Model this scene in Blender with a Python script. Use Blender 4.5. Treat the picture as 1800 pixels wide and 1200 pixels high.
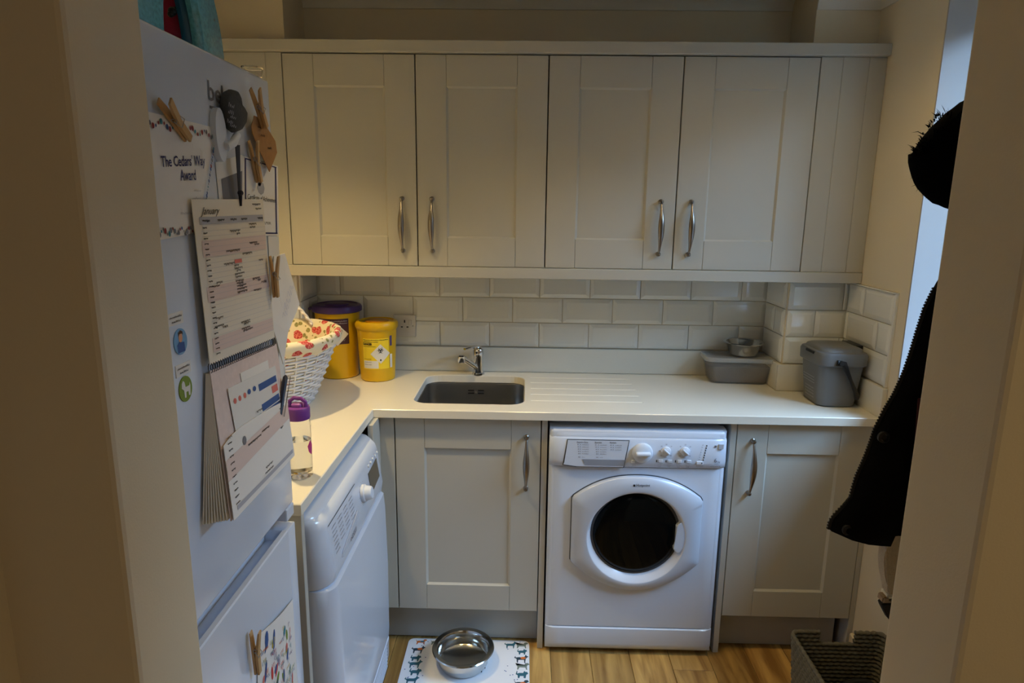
import bpy, bmesh, math, random
from mathutils import Vector, Matrix, Euler
random.seed(7)
for o in list(bpy.data.objects): bpy.data.objects.remove(o)
scn = bpy.context.scene
C = scn.collection
PI = math.pi

# ------------------------------------------------------------ camera, world, lights, exposure
CAM = Vector((.4361, -2.1023, 1.5723)); YAW, PITCH, ROLL = -.0189, .2034, .0124
FPX = 1145.6
_f = Vector((math.sin(YAW)*math.cos(PITCH), math.cos(YAW)*math.cos(PITCH), -math.sin(PITCH)))
_r = Vector((math.cos(YAW), -math.sin(YAW), 0)); _u = _r.cross(_f)
CR = _r*math.cos(ROLL) + _u*math.sin(ROLL); CU = -_r*math.sin(ROLL) + _u*math.cos(ROLL)
cd = bpy.data.cameras.new('camera'); cam = bpy.data.objects.new('camera', cd); C.objects.link(cam)
cd.sensor_width = 36; cd.lens = FPX/1800*36; cd.clip_start = .02
M = Matrix((CR, CU, -_f)).transposed().to_4x4(); M.translation = CAM
cam.matrix_world = M
scn.camera = cam

scn.view_settings.view_transform = 'Standard'
scn.view_settings.look = 'None'
scn.view_settings.gamma = 1
scn.view_settings.use_curve_mapping = False
scn.view_settings.exposure = 0.14

w = bpy.data.worlds.new('sky'); scn.world = w; w.use_nodes = True
bg = w.node_tree.nodes['Background']; bg.inputs[1].default_value = .38
_tc = w.node_tree.nodes.new('ShaderNodeTexCoord'); _sx = w.node_tree.nodes.new('ShaderNodeSeparateXYZ'); _cr = w.node_tree.nodes.new('ShaderNodeValToRGB')
w.node_tree.links.new(_tc.outputs['Generated'], _sx.inputs[0]); w.node_tree.links.new(_sx.outputs[2], _cr.inputs[0]); w.node_tree.links.new(_cr.outputs[0], bg.inputs[0])
_cr.color_ramp.elements[0].position = .0; _cr.color_ramp.elements[0].color = (.10, .12, .10, 1)      # garden below the horizon
_cr.color_ramp.elements[1].position = .04; _cr.color_ramp.elements[1].color = (.52, .70, 1, 1)      # overcast blue sky above it

def area(name, loc, rot, sx, sy, power, col, spread=180):
    l = bpy.data.lights.new(name, 'AREA'); l.shape = 'RECTANGLE'; l.size = sx; l.size_y = sy
    l.energy = power; l.color = col; l.spread = math.radians(spread)
    o = bpy.data.objects.new(name, l); C.objects.link(o); o.location = loc; o.rotation_euler = rot
    return o
def spot(name, loc, power, col, ang=120, blend=.9, rad=.03, aim=(0, 0, -1)):
    l = bpy.data.lights.new(name, 'SPOT'); l.energy = power; l.color = col
    l.spot_size = math.radians(ang); l.spot_blend = blend; l.shadow_soft_size = rad
    o = bpy.data.objects.new(name, l); C.objects.link(o); o.location = loc
    o.rotation_euler = Vector(aim).to_track_quat('-Z', 'Y').to_euler()
    return o
WARM = (1, .72, .31)
DAY = (.39, .65, 1)
area('window_daylight', (2.62, -.85, 3.15), Vector((-1.72, .55, -2.75)).to_track_quat('-Z', 'Y').to_euler(), 1.8, 1.8, 410, DAY)
LAMPS = [(-.32, -.40), (.45, -.46), (1.20, -.42)]
for (lx, ly), (lw_, la_) in zip(LAMPS, ((55, 98), (16, 112), (9, 146))):
    spot('downlight_beam', (lx, ly, 2.30), lw_, WARM, la_, 1.0, .028)
spot('hall_downlight_beam', (1.5, -2.15, 2.30), 12, WARM, 140, 1.0, .05)
area('hall_fill', (1.3, -3.3, 1.7), (math.radians(75), 0, math.radians(12)), 1.2, 1.2, 1.5, (1, .92, .8))  # added weak warm fill behind the camera; no daylight enters from the hall

def at(px, py, ax, v):
    d = _f + CR*(px-900)/FPX - CU*(py-600)/FPX
    t = (v - CAM[ax])/d[ax]
    return CAM + d*t

# ------------------------------------------------------------ materials
def lin(c):
    return tuple(((x/255)/12.92 if x/255 <= .04045 else ((x/255+.055)/1.055)**2.4) for x in c)
MATS = {}
def mat(name, rgb, rough=.5, metal=0, spec=.5, coat=0, noise=0, nscale=20, bump=0, bscale=200, trans=0, ior=1.45, alpha=1, emit=0, aniso=0):
    if name in MATS: return MATS[name]
    m = bpy.data.materials.new(name); m.use_nodes = True; nt = m.node_tree; b = nt.nodes['Principled BSDF']
    c = lin(rgb) + (1,)
    b.inputs['Base Color'].default_value = c
    b.inputs['Roughness'].default_value = rough; b.inputs['Metallic'].default_value = metal
    b.inputs['Specular IOR Level'].default_value = spec; b.inputs['Coat Weight'].default_value = coat
    b.inputs['Coat Roughness'].default_value = .08
    b.inputs['Transmission Weight'].default_value = trans; b.inputs['IOR'].default_value = ior; b.inputs['Alpha'].default_value = alpha
    if aniso: b.inputs['Anisotropic'].default_value = aniso
    if emit:
        b.inputs['Emission Color'].default_value = c; b.inputs['Emission Strength'].default_value = emit
    if noise or bump:
        tc = nt.nodes.new('ShaderNodeTexCoord')
    if noise:
        n = nt.nodes.new('ShaderNodeTexNoise'); n.inputs['Scale'].default_value = nscale; n.inputs['Detail'].default_value = 5
        nt.links.new(tc.outputs['Object'], n.inputs['Vector'])
        mx = nt.nodes.new('ShaderNodeMix'); mx.data_type = 'RGBA'
        mx.inputs[6].default_value = tuple(x*(1-noise) for x in c[:3]) + (1,)
        mx.inputs[7].default_value = tuple(min(1, x*(1+noise)) for x in c[:3]) + (1,)
        nt.links.new(n.outputs['Fac'], mx.inputs[0]); nt.links.new(mx.outputs[2], b.inputs['Base Color'])
    if bump:
        n = nt.nodes.new('ShaderNodeTexNoise'); n.inputs['Scale'].default_value = bscale; n.inputs['Detail'].default_value = 3
        nt.links.new(tc.outputs['Object'], n.inputs['Vector'])
        bp = nt.nodes.new('ShaderNodeBump'); bp.inputs['Strength'].default_value = bump; bp.inputs['Distance'].default_value = .002
        nt.links.new(n.outputs['Fac'], bp.inputs['Height']); nt.links.new(bp.outputs['Normal'], b.inputs['Normal'])
    MATS[name] = m
    return m

m_wall = mat('wall_paint', (224, 212, 186), .85, bump=.15, bscale=350)
m_reveal = mat('reveal_paint', (222, 208, 178), .8, bump=.1, bscale=350)
m_ceil = mat('ceiling_paint', (225, 222, 212), .9)
m_cab = mat('cabinet_paint', (188, 186, 176), .42, spec=.35)
m_carcshade = mat('carcass_gap_shade', (92, 90, 86), .7)  # carcass coloured dark so the gaps between doors read as shadow
m_plinth = mat('plinth_paint', (168, 168, 162), .45)
m_gap = mat('shadow_gap_black', (20, 20, 20), .8)
m_top = mat('quartz_white', (233, 229, 216), .22, spec=.45, noise=.015, nscale=120)
m_tile = mat('tile_glaze', (232, 232, 225), .09, spec=.5, coat=.4)
m_grout = mat('grout', (205, 202, 190), .9)
m_white = mat('appliance_white', (212, 221, 236), .25, coat=.5)
m_white2 = mat('appliance_white_satin', (220, 227, 238), .38)
m_wgrey = mat('appliance_seam', (70, 74, 82), .5)
m_silverpl = mat('silver_plastic', (200, 208, 222), .30, metal=.15)
m_steel = mat('brushed_steel', (170, 168, 164), .3, metal=1, aniso=.6)
m_steelbowl = mat('polished_steel', (205, 204, 200), .13, metal=1)
m_chrome = mat('chrome', (225, 225, 228), .06, metal=1)
m_pewter = mat('pewter', (150, 143, 136), .28, metal=1)
m_black = mat('black_plastic', (24, 25, 28), .4)
m_blackgl = mat('black_gloss', (10, 11, 12), .06, coat=1)
m_glassdk = mat('dark_door_glass', (5, 8, 9), .04, spec=.16)
m_paper = mat('paper', (236, 233, 228), .7)
m_paper2 = mat('cream_paper', (232, 224, 208), .7)
m_ink = mat('ink_black', (35, 33, 36), .8)
m_navy = mat('ink_navy', (48, 50, 105), .7)
m_grey = mat('print_grey', (120, 120, 128), .7)
m_ltgrey = mat('print_light_grey', (178, 178, 186), .7)
m_pink = mat('print_pale_pink', (224, 203, 194), .7)
m_pinkpat = mat('calendar_card_pink', (224, 206, 200), .7, noise=.14, nscale=90)
m_red = mat('print_red', (205, 62, 58), .6)
m_salmon = mat('print_salmon', (214, 118, 108), .7)
m_blue = mat('print_blue', (62, 92, 150), .7)
m_teal = mat('print_teal', (60, 130, 150), .7)
m_green = mat('print_green', (128, 150, 60), .7)
m_orange = mat('print_orange', (210, 110, 45), .7)
m_yel = mat('print_yellow', (205, 180, 60), .7)
m_purple = mat('print_purple', (95, 60, 130), .7)
m_peg = mat('peg_wood', (196, 158, 108), .65, noise=.2, nscale=60, bump=.3)
m_yellow = mat('sharps_yellow', (222, 176, 8), .38, coat=.2)
m_purplid = mat('sharps_purple_lid', (72, 48, 112), .35)
m_labyel = mat('label_yellow', (248, 218, 48), .5)
m_labdark = mat('label_dark_plum', (70, 42, 52), .5)
m_labwhite = mat('label_white', (228, 226, 222), .5)
m_wick = mat('wicker_white', (232, 230, 232), .5)
m_kibble = mat('kibble_brown', (84, 70, 58), .9, noise=.5, nscale=130, bump=.6)
m_caddy = mat('caddy_grey', (112, 114, 116), .4)
m_clear = mat('clear_plastic', (238, 240, 242), .08, trans=1, ior=1.2)
m_frost = mat('frosted_plastic', (215, 217, 216), .3, trans=.75, ior=1.15)
def thin_mat(name, rgb, clear, rough=.05):
    m = mat(name, rgb, rough); nt = m.node_tree; b = nt.nodes['Principled BSDF']; out = nt.nodes['Material Output']
    t = nt.nodes.new('ShaderNodeBsdfTransparent'); mx = nt.nodes.new('ShaderNodeMixShader'); mx.inputs[0].default_value = 1-clear
    nt.links.new(t.outputs[0], mx.inputs[1]); nt.links.new(b.outputs[0], mx.inputs[2]); nt.links.new(mx.outputs[0], out.inputs['Surface'])
    return m
m_pane = thin_mat('window_glass', (235, 240, 245), .93)
m_tub = thin_mat('tub_plastic', (205, 206, 204), .84, .3)
m_tublid = thin_mat('tub_lid_plastic', (200, 202, 200), .45, .35)
m_water = mat('water', (245, 248, 250), .02, trans=1, ior=1.33)
m_bottle = mat('bottle_plastic', (245, 246, 248), .04, trans=1, ior=1.12)
m_lid = mat('bottle_lid_purple', (118, 60, 150), .35)
m_fab = mat('jacket_fabric_black', (9, 9, 10), .9, spec=.15, bump=.4, bscale=300)
m_fur = mat('black_fur', (5, 5, 6), 1, spec=.05)
m_mar = mat('maroon_lining', (60, 12, 24), .9)
m_rope = mat('seagrass_dark', (106, 101, 86), .75, noise=.4, nscale=120, bump=.5)
m_blueglit = mat('blue_glitter', (95, 182, 198), .22, noise=.6, nscale=160, coat=.8, bump=.6, bscale=260)
m_bluedk = mat('blue_plastic', (28, 96, 128), .35)
m_hotpink = mat('hot_pink', (196, 38, 78), .5)
m_stone = mat('slate_stone', (62, 64, 66), .75, noise=.15, nscale=60, bump=.5)
m_cream = mat('cream_knit', (205, 190, 165), .95, noise=.15, nscale=200, bump=.8, bscale=400)
m_socket = mat('socket_white', (218, 214, 208), .3)
m_rubber = mat('rubber_black', (18, 18, 18), .7)

def wood_mat(name, c1, c2):
    m = bpy.data.materials.new(name); m.use_nodes = True; nt = m.node_tree; b = nt.nodes['Principled BSDF']
    tc = nt.nodes.new('ShaderNodeTexCoord'); mp = nt.nodes.new('ShaderNodeMapping'); mp.inputs['Scale'].default_value = (7, .75, 1)
    oi = nt.nodes.new('ShaderNodeObjectInfo'); add = nt.nodes.new('ShaderNodeVectorMath'); add.operation = 'ADD'
    cmb = nt.nodes.new('ShaderNodeCombineXYZ'); mul = nt.nodes.new('ShaderNodeMath'); mul.operation = 'MULTIPLY'; mul.inputs[1].default_value = 37
    nt.links.new(oi.outputs['Random'], mul.inputs[0]); nt.links.new(mul.outputs[0], cmb.inputs[0]); nt.links.new(mul.outputs[0], cmb.inputs[1])
    nt.links.new(tc.outputs['Object'], add.inputs[0]); nt.links.new(cmb.outputs[0], add.inputs[1]); nt.links.new(add.outputs[0], mp.inputs[0])
    n = nt.nodes.new('ShaderNodeTexNoise'); n.inputs['Scale'].default_value = 3.2; n.inputs['Detail'].default_value = 9; n.inputs['Distortion'].default_value = 1.6
    nt.links.new(mp.outputs[0], n.inputs['Vector'])
    wv = nt.nodes.new('ShaderNodeTexWave'); wv.bands_direction = 'X'; wv.inputs['Scale'].default_value = .55; wv.inputs['Distortion'].default_value = 9; wv.inputs['Detail'].default_value = 4
    nt.links.new(mp.outputs[0], wv.inputs['Vector'])
    mm = nt.nodes.new('ShaderNodeMath'); mm.operation = 'MULTIPLY_ADD'; mm.inputs[1].default_value = .16
    nt.links.new(wv.outputs['Fac'], mm.inputs[0]); nt.links.new(n.outputs['Fac'], mm.inputs[2])
    cr = nt.nodes.new('ShaderNodeValToRGB'); cr.color_ramp.elements[0].position = .36; cr.color_ramp.elements[1].position = .80
    cr.color_ramp.elements[0].color = lin(c1)+(1,); cr.color_ramp.elements[1].color = lin(c2)+(1,)
    nt.links.new(mm.outputs[0], cr.inputs[0])
    hs = nt.nodes.new('ShaderNodeHueSaturation'); rm = nt.nodes.new('ShaderNodeMapRange'); rm.inputs[3].default_value = .72; rm.inputs[4].default_value = 1.18
    nt.links.new(oi.outputs['Random'], rm.inputs[0]); nt.links.new(rm.outputs[0], hs.inputs['Value']); nt.links.new(cr.outputs[0], hs.inputs['Color'])
    nt.links.new(hs.outputs[0], b.inputs['Base Color']); b.inputs['Roughness'].default_value = .38
    return m
m_oak = wood_mat('oak_floor', (138, 100, 50), (202, 162, 94))

def floral_mat():
    m = bpy.data.materials.new('floral_liner'); m.use_nodes = True; nt = m.node_tree; b = nt.nodes['Principled BSDF']
    b.inputs['Roughness'].default_value = .9
    tc = nt.nodes.new('ShaderNodeTexCoord')
    def layer(prev, scale, th, rgb1, rgb2, off, soft=.02):
        mp = nt.nodes.new('ShaderNodeMapping'); mp.inputs['Location'].default_value = off
        nt.links.new(tc.outputs['Object'], mp.inputs[0])
        n2 = nt.nodes.new('ShaderNodeTexNoise'); n2.inputs['Scale'].default_value = scale*1.7; n2.inputs['Detail'].default_value = 3
        nt.links.new(mp.outputs[0], n2.inputs['Vector'])
        v = nt.nodes.new('ShaderNodeTexVoronoi'); v.inputs['Scale'].default_value = scale; v.inputs['Randomness'].default_value = .9
        nt.links.new(mp.outputs[0], v.inputs['Vector'])
        a = nt.nodes.new('ShaderNodeMath'); a.operation = 'MULTIPLY_ADD'; a.inputs[1].default_value = .35
        nt.links.new(n2.outputs['Fac'], a.inputs[0]); nt.links.new(v.outputs['Distance'], a.inputs[2])
        r = nt.nodes.new('ShaderNodeMapRange'); r.inputs[1].default_value = th; r.inputs[2].default_value = th-soft
        nt.links.new(a.outputs[0], r.inputs[0])
        n3 = nt.nodes.new('ShaderNodeTexNoise'); n3.inputs['Scale'].default_value = scale*9
        nt.links.new(mp.outputs[0], n3.inputs['Vector'])
        cr = nt.nodes.new('ShaderNodeValToRGB'); cr.color_ramp.elements[0].position = .42; cr.color_ramp.elements[1].position = .58
        cr.color_ramp.elements[0].color = lin(rgb1)+(1,); cr.color_ramp.elements[1].color = lin(rgb2)+(1,)
        nt.links.new(n3.outputs['Fac'], cr.inputs[0])
        mx = nt.nodes.new('ShaderNodeMix'); mx.data_type = 'RGBA'
        nt.links.new(r.outputs[0], mx.inputs[0]); nt.links.new(cr.outputs[0], mx.inputs[7])
        if prev is None: mx.inputs[6].default_value = lin((232, 224, 200))+(1,)
        else: nt.links.new(prev, mx.inputs[6])
        return mx.outputs[2]
    p = layer(None, 40, .49, (120, 124, 70), (176, 168, 120), (1, 2, 3))
    p = layer(p, 22, .55, (178, 44, 50), (222, 130, 120), (.2, .1, .35))
    nt.links.new(p, b.inputs['Base Color'])
    return m
m_floral = floral_mat()

# ------------------------------------------------------------ mesh helpers
def wl(o):
    v = Vector((0, 0, 0))
    while o is not None: v = v + o.location; o = o.parent
    return v
def link(o, parent=None):
    C.objects.link(o)
    if parent is not None: o.parent = parent
def thing(name, label, cat, loc, group=None):
    o = bpy.data.objects.new(name, None); C.objects.link(o); o.location = loc; o.empty_display_size = .05
    o['label'] = label; o['category'] = cat
    if group: o['group'] = group
    return o
def tag(o, label, cat, group=None, kind=None):
    o['label'] = label; o['category'] = cat
    if group: o['group'] = group
    if kind: o['kind'] = kind
    return o
def part(name, bm, m, parent=None, smooth=False, label=None, loc=None, kind=None):
    """links one bmesh (world coordinates) as ONE mesh object, child of parent"""
    me = bpy.data.meshes.new(name)
    bmesh.ops.recalc_face_normals(bm, faces=bm.faces)
    if smooth:
        for f in bm.faces: f.smooth = True
        if smooth is not True:
            for e in bm.edges:
                if len(e.link_faces) == 2 and e.calc_face_angle(0) > smooth: e.smooth = False
    o = bpy.data.objects.new(name, me)
    off = wl(parent) if parent is not None else Vector((0, 0, 0))
    if loc is not None: o.location = Vector(loc) - off; off = Vector(loc)
    bmesh.ops.translate(bm, verts=bm.verts, vec=-off)
    bm.to_mesh(me); bm.free()
    me.materials.append(m)
    link(o, parent)
    if label: o['label'] = label
    if kind: o['kind'] = kind
    if name in ('handwriting', 'printed_text', 'indicator_marks', 'lettering', 'scratched_writing', 'pin_holes', 'felt_pen_marks', 'ruled_lines', 'dial_numbers', 'overflow_slots', 'vent_slats', 'pink_bands', 'blue_print', 'salmon_print', 'moulded_print', 'spiral_binding', 'black_trim', 'pen_marks', 'bead_border', 'border', 'rubber_nubs', 'ribbon', 'emblem'): o['kind'] = 'stuff'
    return o
def struct(name, bm, m, parent=None, smooth=False):
    o = part(name, bm, m, parent, smooth)
    if parent is None: o['kind'] = 'structure'
    return o
SM = math.radians(40)
def box(x0, x1, y0, y1, z0, z1, bev=0, seg=2, bm=None, edges=None):
    b = bmesh.new()
    bmesh.ops.create_cube(b, size=1)
    for v in b.verts:
        v.co = Vector(((x0+x1)/2 + v.co.x*(x1-x0), (y0+y1)/2 + v.co.y*(y1-y0), (z0+z1)/2 + v.co.z*(z1-z0)))
    if bev:
        es = [e for e in b.edges if edges is None or edges(e)]
        bmesh.ops.bevel(b, geom=es, offset=bev, segments=seg, affect='EDGES', profile=.5)
    if bm is None: return b
    return merge(bm, b)
def merge(bm, b, M=None):
    if M is not None: bmesh.ops.transform(b, matrix=M, verts=b.verts)
    t = bpy.data.meshes.new('tmp'); b.to_mesh(t); b.free(); bm.from_mesh(t); bpy.data.meshes.remove(t)
    return bm
def xf(b, M):
    bmesh.ops.transform(b, matrix=M, verts=b.verts); return b
def rotated(b, ang, axis, pivot):
    p = Vector(pivot)
    return xf(b, Matrix.Translation(p) @ Matrix.Rotation(ang, 4, axis) @ Matrix.Translation(-p))
def loft(rings, cap0=True, cap1=True, closed=True, bm=None):
    b = bm or bmesh.new(); vs = [[b.verts.new(p) for p in r] for r in rings]; n = len(rings[0])
    for a, c in zip(vs, vs[1:]):
        for i in range(n if closed else n-1):
            j = (i+1) % n
            try: b.faces.new((a[i], a[j], c[j], c[i]))
            except ValueError: pass
    if cap0 and n > 2: b.faces.new(vs[0][::-1])
    if cap1 and n > 2: b.faces.new(vs[-1])
    return b
def lathe(prof, cx, cy, seg=40, ry=1, bm=None, cap0=True, cap1=True):
    return loft([[(cx+r*math.cos(2*PI*i/seg), cy+r*ry*math.sin(2*PI*i/seg), z) for i in range(seg)] for r, z in prof], cap0, cap1, bm=bm)
def rr(cx, cy, w, d, r, z, n=6, ang=0):
    out = []
    for k, (sx, sy) in enumerate(((1, 1), (-1, 1), (-1, -1), (1, -1))):
        for i in range(n+1):
            a = PI/2*(k + i/n)
            x = sx*(w/2-r) + r*math.cos(a); y = sy*(d/2-r) + r*math.sin(a)
            out.append((cx + x*math.cos(ang)-y*math.sin(ang), cy + x*math.sin(ang)+y*math.cos(ang), z))
    return out
def tube(pts, rad, n=8, bm=None, flat=1, up=None, cap=True):
    pts = [Vector(p) for p in pts]; rings = []; prev = None
    for i, p in enumerate(pts):
        t = (pts[min(i+1, len(pts)-1)] - pts[max(i-1, 0)]).normalized()
        if prev is None:
            a = Vector(up) if up else (Vector((0, 0, 1)) if abs(t.z) < .9 else Vector((1, 0, 0)))
        else: a = prev
        s = t.cross(a).normalized(); a = s.cross(t).normalized(); prev = a
        r = rad[i] if hasattr(rad, '__len__') else rad
        rings.append([p + s*math.cos(2*PI*k/n)*r*flat + a*math.sin(2*PI*k/n)*r for k in range(n)])
    return loft(rings, cap, cap, bm=bm)
def cyl(p0, p1, r0, r1=None, n=20, bm=None):
    return tube([p0, p1], [r0, r0 if r1 is None else r1], n, bm)
def poly(pts, nrm, th, bm=None):
    """extruded flat outline: pts lie on the back, th along nrm"""
    b = bm or bmesh.new(); nrm = Vector(nrm).normalized()*th
    v0 = [b.verts.new(Vector(p)) for p in pts]; v1 = [b.verts.new(Vector(p)+nrm) for p in pts]
    b.faces.new(v0[::-1]); b.faces.new(v1); n = len(pts)
    for i in range(n): b.faces.new((v0[i], v0[(i+1) % n], v1[(i+1) % n], v1[i]))
    return b
def ball(c, r, sx=1, sy=1, sz=1, seg=16, bm=None):
    b = bmesh.new(); bmesh.ops.create_uvsphere(b, u_segments=seg, v_segments=max(6, seg//2), radius=r)
    xf(b, Matrix.Translation(Vector(c)) @ Matrix.Diagonal((sx, sy, sz, 1)))
    return b if bm is None else merge(bm, b)

_fc = {}
def text(s, size, fn, bold=0, th=0, bm=None, align='LEFT', shear=0, space=1):
    """flat lettering: fn maps (x, y) of the text plane to a world point"""
    cu = bpy.data.curves.new('t', 'FONT'); cu.body = s; cu.size = size; cu.align_x = align; cu.offset = bold; cu.resolution_u = 2
    cu.shear = shear; cu.space_character = space; cu.fill_mode = 'FRONT' if not th else 'BOTH'
    o = bpy.data.objects.new('t', cu); C.objects.link(o)
    bpy.context.view_layer.update()
    me = bpy.data.meshes.new_from_object(o.evaluated_get(bpy.context.evaluated_depsgraph_get()))
    b = bmesh.new(); b.from_mesh(me)
    for v in b.verts: v.co = Vector(fn(v.co.x, v.co.y))
    bpy.data.objects.remove(o); bpy.data.curves.remove(cu); bpy.data.meshes.remove(me)
    return b if bm is None else merge(bm, b)
def scribble(x, y, wd, h, fn, bm, lw=.0005, seed=0):
    lw *= .62
    """a handwritten word: thin flat stroke"""
    rnd = random.Random(seed); n = max(5, int(wd/h*3.2)); pts = []
    for i in range(n+1):
        pts.append((x + wd*i/n + rnd.uniform(-.1, .1)*h, y + h*(.15 + (.85 if i % 2 else 0)*rnd.uniform(.4, 1))))
    for (a, c) in zip(pts, pts[1:]):
        dx, dy = c[0]-a[0], c[1]-a[1]; L = math.hypot(dx, dy) or 1; nx, ny = -dy/L*lw, dx/L*lw
        vs = [bm.verts.new(fn(*q)) for q in ((a[0]+nx, a[1]+ny), (a[0]-nx, a[1]-ny), (c[0]-nx, c[1]-ny), (c[0]+nx, c[1]+ny))]
        bm.faces.new(vs)
    return bm
def rect(x0, y0, x1, y1, fn, bm, th=None):
    vs = [bm.verts.new(fn(*q)) for q in ((x0, y0), (x1, y0), (x1, y1), (x0, y1))]
    bm.faces.new(vs); return bm
def disc(x, y, rx, ry, fn, bm, n=16, a0=0):
    bm.faces.new([bm.verts.new(fn(x+rx*math.cos(a0+2*PI*i/n), y+ry*math.sin(a0+2*PI*i/n))) for i in range(n)]); return bm
def shape(pts, fn, bm):
    bm.faces.new([bm.verts.new(fn(*p)) for p in pts]); return bm

# ------------------------------------------------------------ the room
XL, XR, YB, ZC = -.72, 1.63, .535, 2.34      # left, right, back wall, ceiling
YN0, YN1 = -1.35, -1.48                      # the wall with the opening
OL, OR = .017, .904
floor = struct('floor', box(XL-.4, 2.2, -3.6, YB, -.05, -.006), m_grout)
xs = XL-.02; k = 0
plank_w = .142
def plank_mesh(x, y0, y1):
    return box(x+.0008, x+plank_w-.0008, y0+.0008, y1-.0008, -.0062, 0, .0012, 1)
x = -.73
while x < 1.6:
    y = -3.5 + random.uniform(0, .9); ys = [-3.55]
    while y < YB: ys.append(y); y += random.uniform(1.1, 1.7)
    ys.append(YB)
    for a, b_ in zip(ys, ys[1:]):
        if b_-a > .02: part('plank', plank_mesh(x, a, b_), m_oak, floor, loc=(x+plank_w/2, (a+b_)/2, 0))
    x += plank_w
struct('wall_back', box(XL-.1, XR+.1, YB, YB+.1, 0, ZC), m_wall)
struct('wall_left', box(XL-.1, XL, YN0, YB, 0, ZC), m_wall)
# right wall with the window opening
WY0, WY1, WZ0, WZ1 = -1.15, -.062, 1.02, 2.22
bm = box(XR, XR+.30, WY1, YB+.1, 0, ZC); box(XR, XR+.30, YN0, WY0, 0, ZC, bm=bm)
box(XR, XR+.30, WY0, WY1, 0, WZ0, bm=bm); box(XR, XR+.30, WY0, WY1, WZ1, ZC, bm=bm)
struct('wall_right', bm, m_wall)
struct('ceiling', box(XL-.4, 2.2, -3.6, YB+.1, ZC, ZC+.05), m_ceil)
# piers in both back corners
struct('wall_back_left_pier', box(XL, -.415, .315, YB, 0, ZC), m_wall)
struct('wall_back_right_pier', box(1.412, XR, .315, YB, 0, ZC), m_wall)
# wall with the opening
bm = box(-.9, OL, YN1, YN0, 0, ZC, .006, 2, edges=lambda e: all(abs(v.co.x-OL) < 1e-4 for v in e.verts) and abs(e.verts[0].co.z-e.verts[1].co.z) > .5)
struct('wall_near_left', bm, m_reveal)
bm = box(OR, 2.2, YN1, YN0, 0, ZC, .006, 2, edges=lambda e: all(abs(v.co.x-OR) < 1e-4 for v in e.verts) and abs(e.verts[0].co.z-e.verts[1].co.z) > .5)
struct('wall_near_right', bm, m_reveal)
struct('wall_near_header', box(OL, OR, YN1, YN0, 2.12, ZC), m_reveal)
# hall
struct('wall_hall_left', box(-.3, -.118, -3.6, YN1, 0, ZC), m_wall)
struct('wall_hall_right', box(2.1, 2.2, -3.6, YN1, 0, ZC), m_wall)
struct('wall_hall_back', box(-.3, 2.2, -3.7, -3.6, 0, ZC), m_wall)
# coving along the ceiling
def coving(name, p0, p1, nrm, d=.075):
    p0, p1, n = Vector(p0), Vector(p1), Vector(nrm)
    prof = [(0, 0), (0, -d)] + [(d*(1-math.cos(a)), -d*(1-math.sin(a))) for a in [PI/2*i/5 for i in range(6)]]
    prof = [(0, 0), (0, -d), (.006, -d), (.006, -d+.008)] + [(.006+(d-.014)*(1-math.cos(PI/2*i/5)), -d+.008+(d-.014)*math.sin(PI/2*i/5)) for i in range(1, 6)] + [(d, -.006), (d, 0)]
    struct(name, loft([[p0 + n*a + Vector((0, 0, b)) for a, b in prof], [p1 + n*a + Vector((0, 0, b)) for a, b in prof]]), m_ceil, smooth=SM)
coving('trim_1', (-.415, YB, ZC), (1.412, YB, ZC), (0, -1, 0), .045)
coving('trim_2', (1.412, .315, ZC), (XR, .315, ZC), (0, -1, 0), .10)
coving('trim_3', (XL, .315, ZC), (-.415, .315, ZC), (0, -1, 0), .06)
coving('trim_4', (XR, YN0, ZC), (XR, .315, ZC), (-1, 0, 0), .10)
struct('baseboard_right', box(XR-.016, XR, YN0, -.005, 0, .10, .007, 3), m_reveal)
# window in the right wall (only its far reveal shows)
bm = box(XR+.22, XR+.28, WY0, WY0+.06, WZ0, WZ1, .004); box(XR+.22, XR+.28, WY1-.06, WY1, WZ0, WZ1, .004, bm=bm)
box(XR+.22, XR+.28, WY0+.06, WY1-.06, WZ0, WZ0+.06, .004, bm=bm); box(XR+.22, XR+.28, WY0+.06, WY1-.06, WZ1-.06, WZ1, .004, bm=bm)
box(XR+.23, XR+.27, -.63, -.58, WZ0+.06, WZ1-.06, .004, bm=bm)
win = struct('window_1', bm, m_white2)
part('reveal_tone_board', box(XR+.0005, XR+.22, WY1-.006, WY1-.0005, WZ0+.021, WZ1-.001), mat('reveal_daylit_tone', (182, 178, 175), .5), win)  # added board on the far reveal, its colour set for the daylit tone
part('window_pane', box(XR+.248, XR+.252, WY0+.06, -.63, WZ0+.06, WZ1-.06), m_pane, win)
part('window_pane', box(XR+.248, XR+.252, -.58, WY1-.06, WZ0+.06, WZ1-.06), m_pane, win)
part('window_sill', box(XR+.001, XR+.22, WY0+.001, WY1-.001, WZ0, WZ0+.02, .005), m_white2, win)

# ------------------------------------------------------------ wall tiles: bevelled metro tiles on each wall face
def tile_bm(w, h):
    b = bmesh.new(); t, e, bv = .009, .0055, min(.016, w*.3)
    def ring(ins, d): return [(-w/2+ins, -d, -h/2+ins), (w/2-ins, -d, -h/2+ins), (w/2-ins, -d, h/2-ins), (-w/2+ins, -d, h/2-ins)]
    return loft([ring(0, 0), ring(0, e-.001), ring(.001, e), ring(bv, t), ], False, True, bm=b)
tile_cache = {}
def tile(w, h, loc, rot, parent):
    key = (round(w, 4), round(h, 4))
    if key not in tile_cache:
        b = tile_bm(w, h); bmesh.ops.recalc_face_normals(b, faces=b.faces)
        me = bpy.data.meshes.new('tile'); b.to_mesh(me); b.free(); me.materials.append(m_tile); tile_cache[key] = me
    o = bpy.data.objects.new('tile', tile_cache[key]); link(o, parent); o.location = loc; o.rotation_euler = (0, 0, rot)
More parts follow.
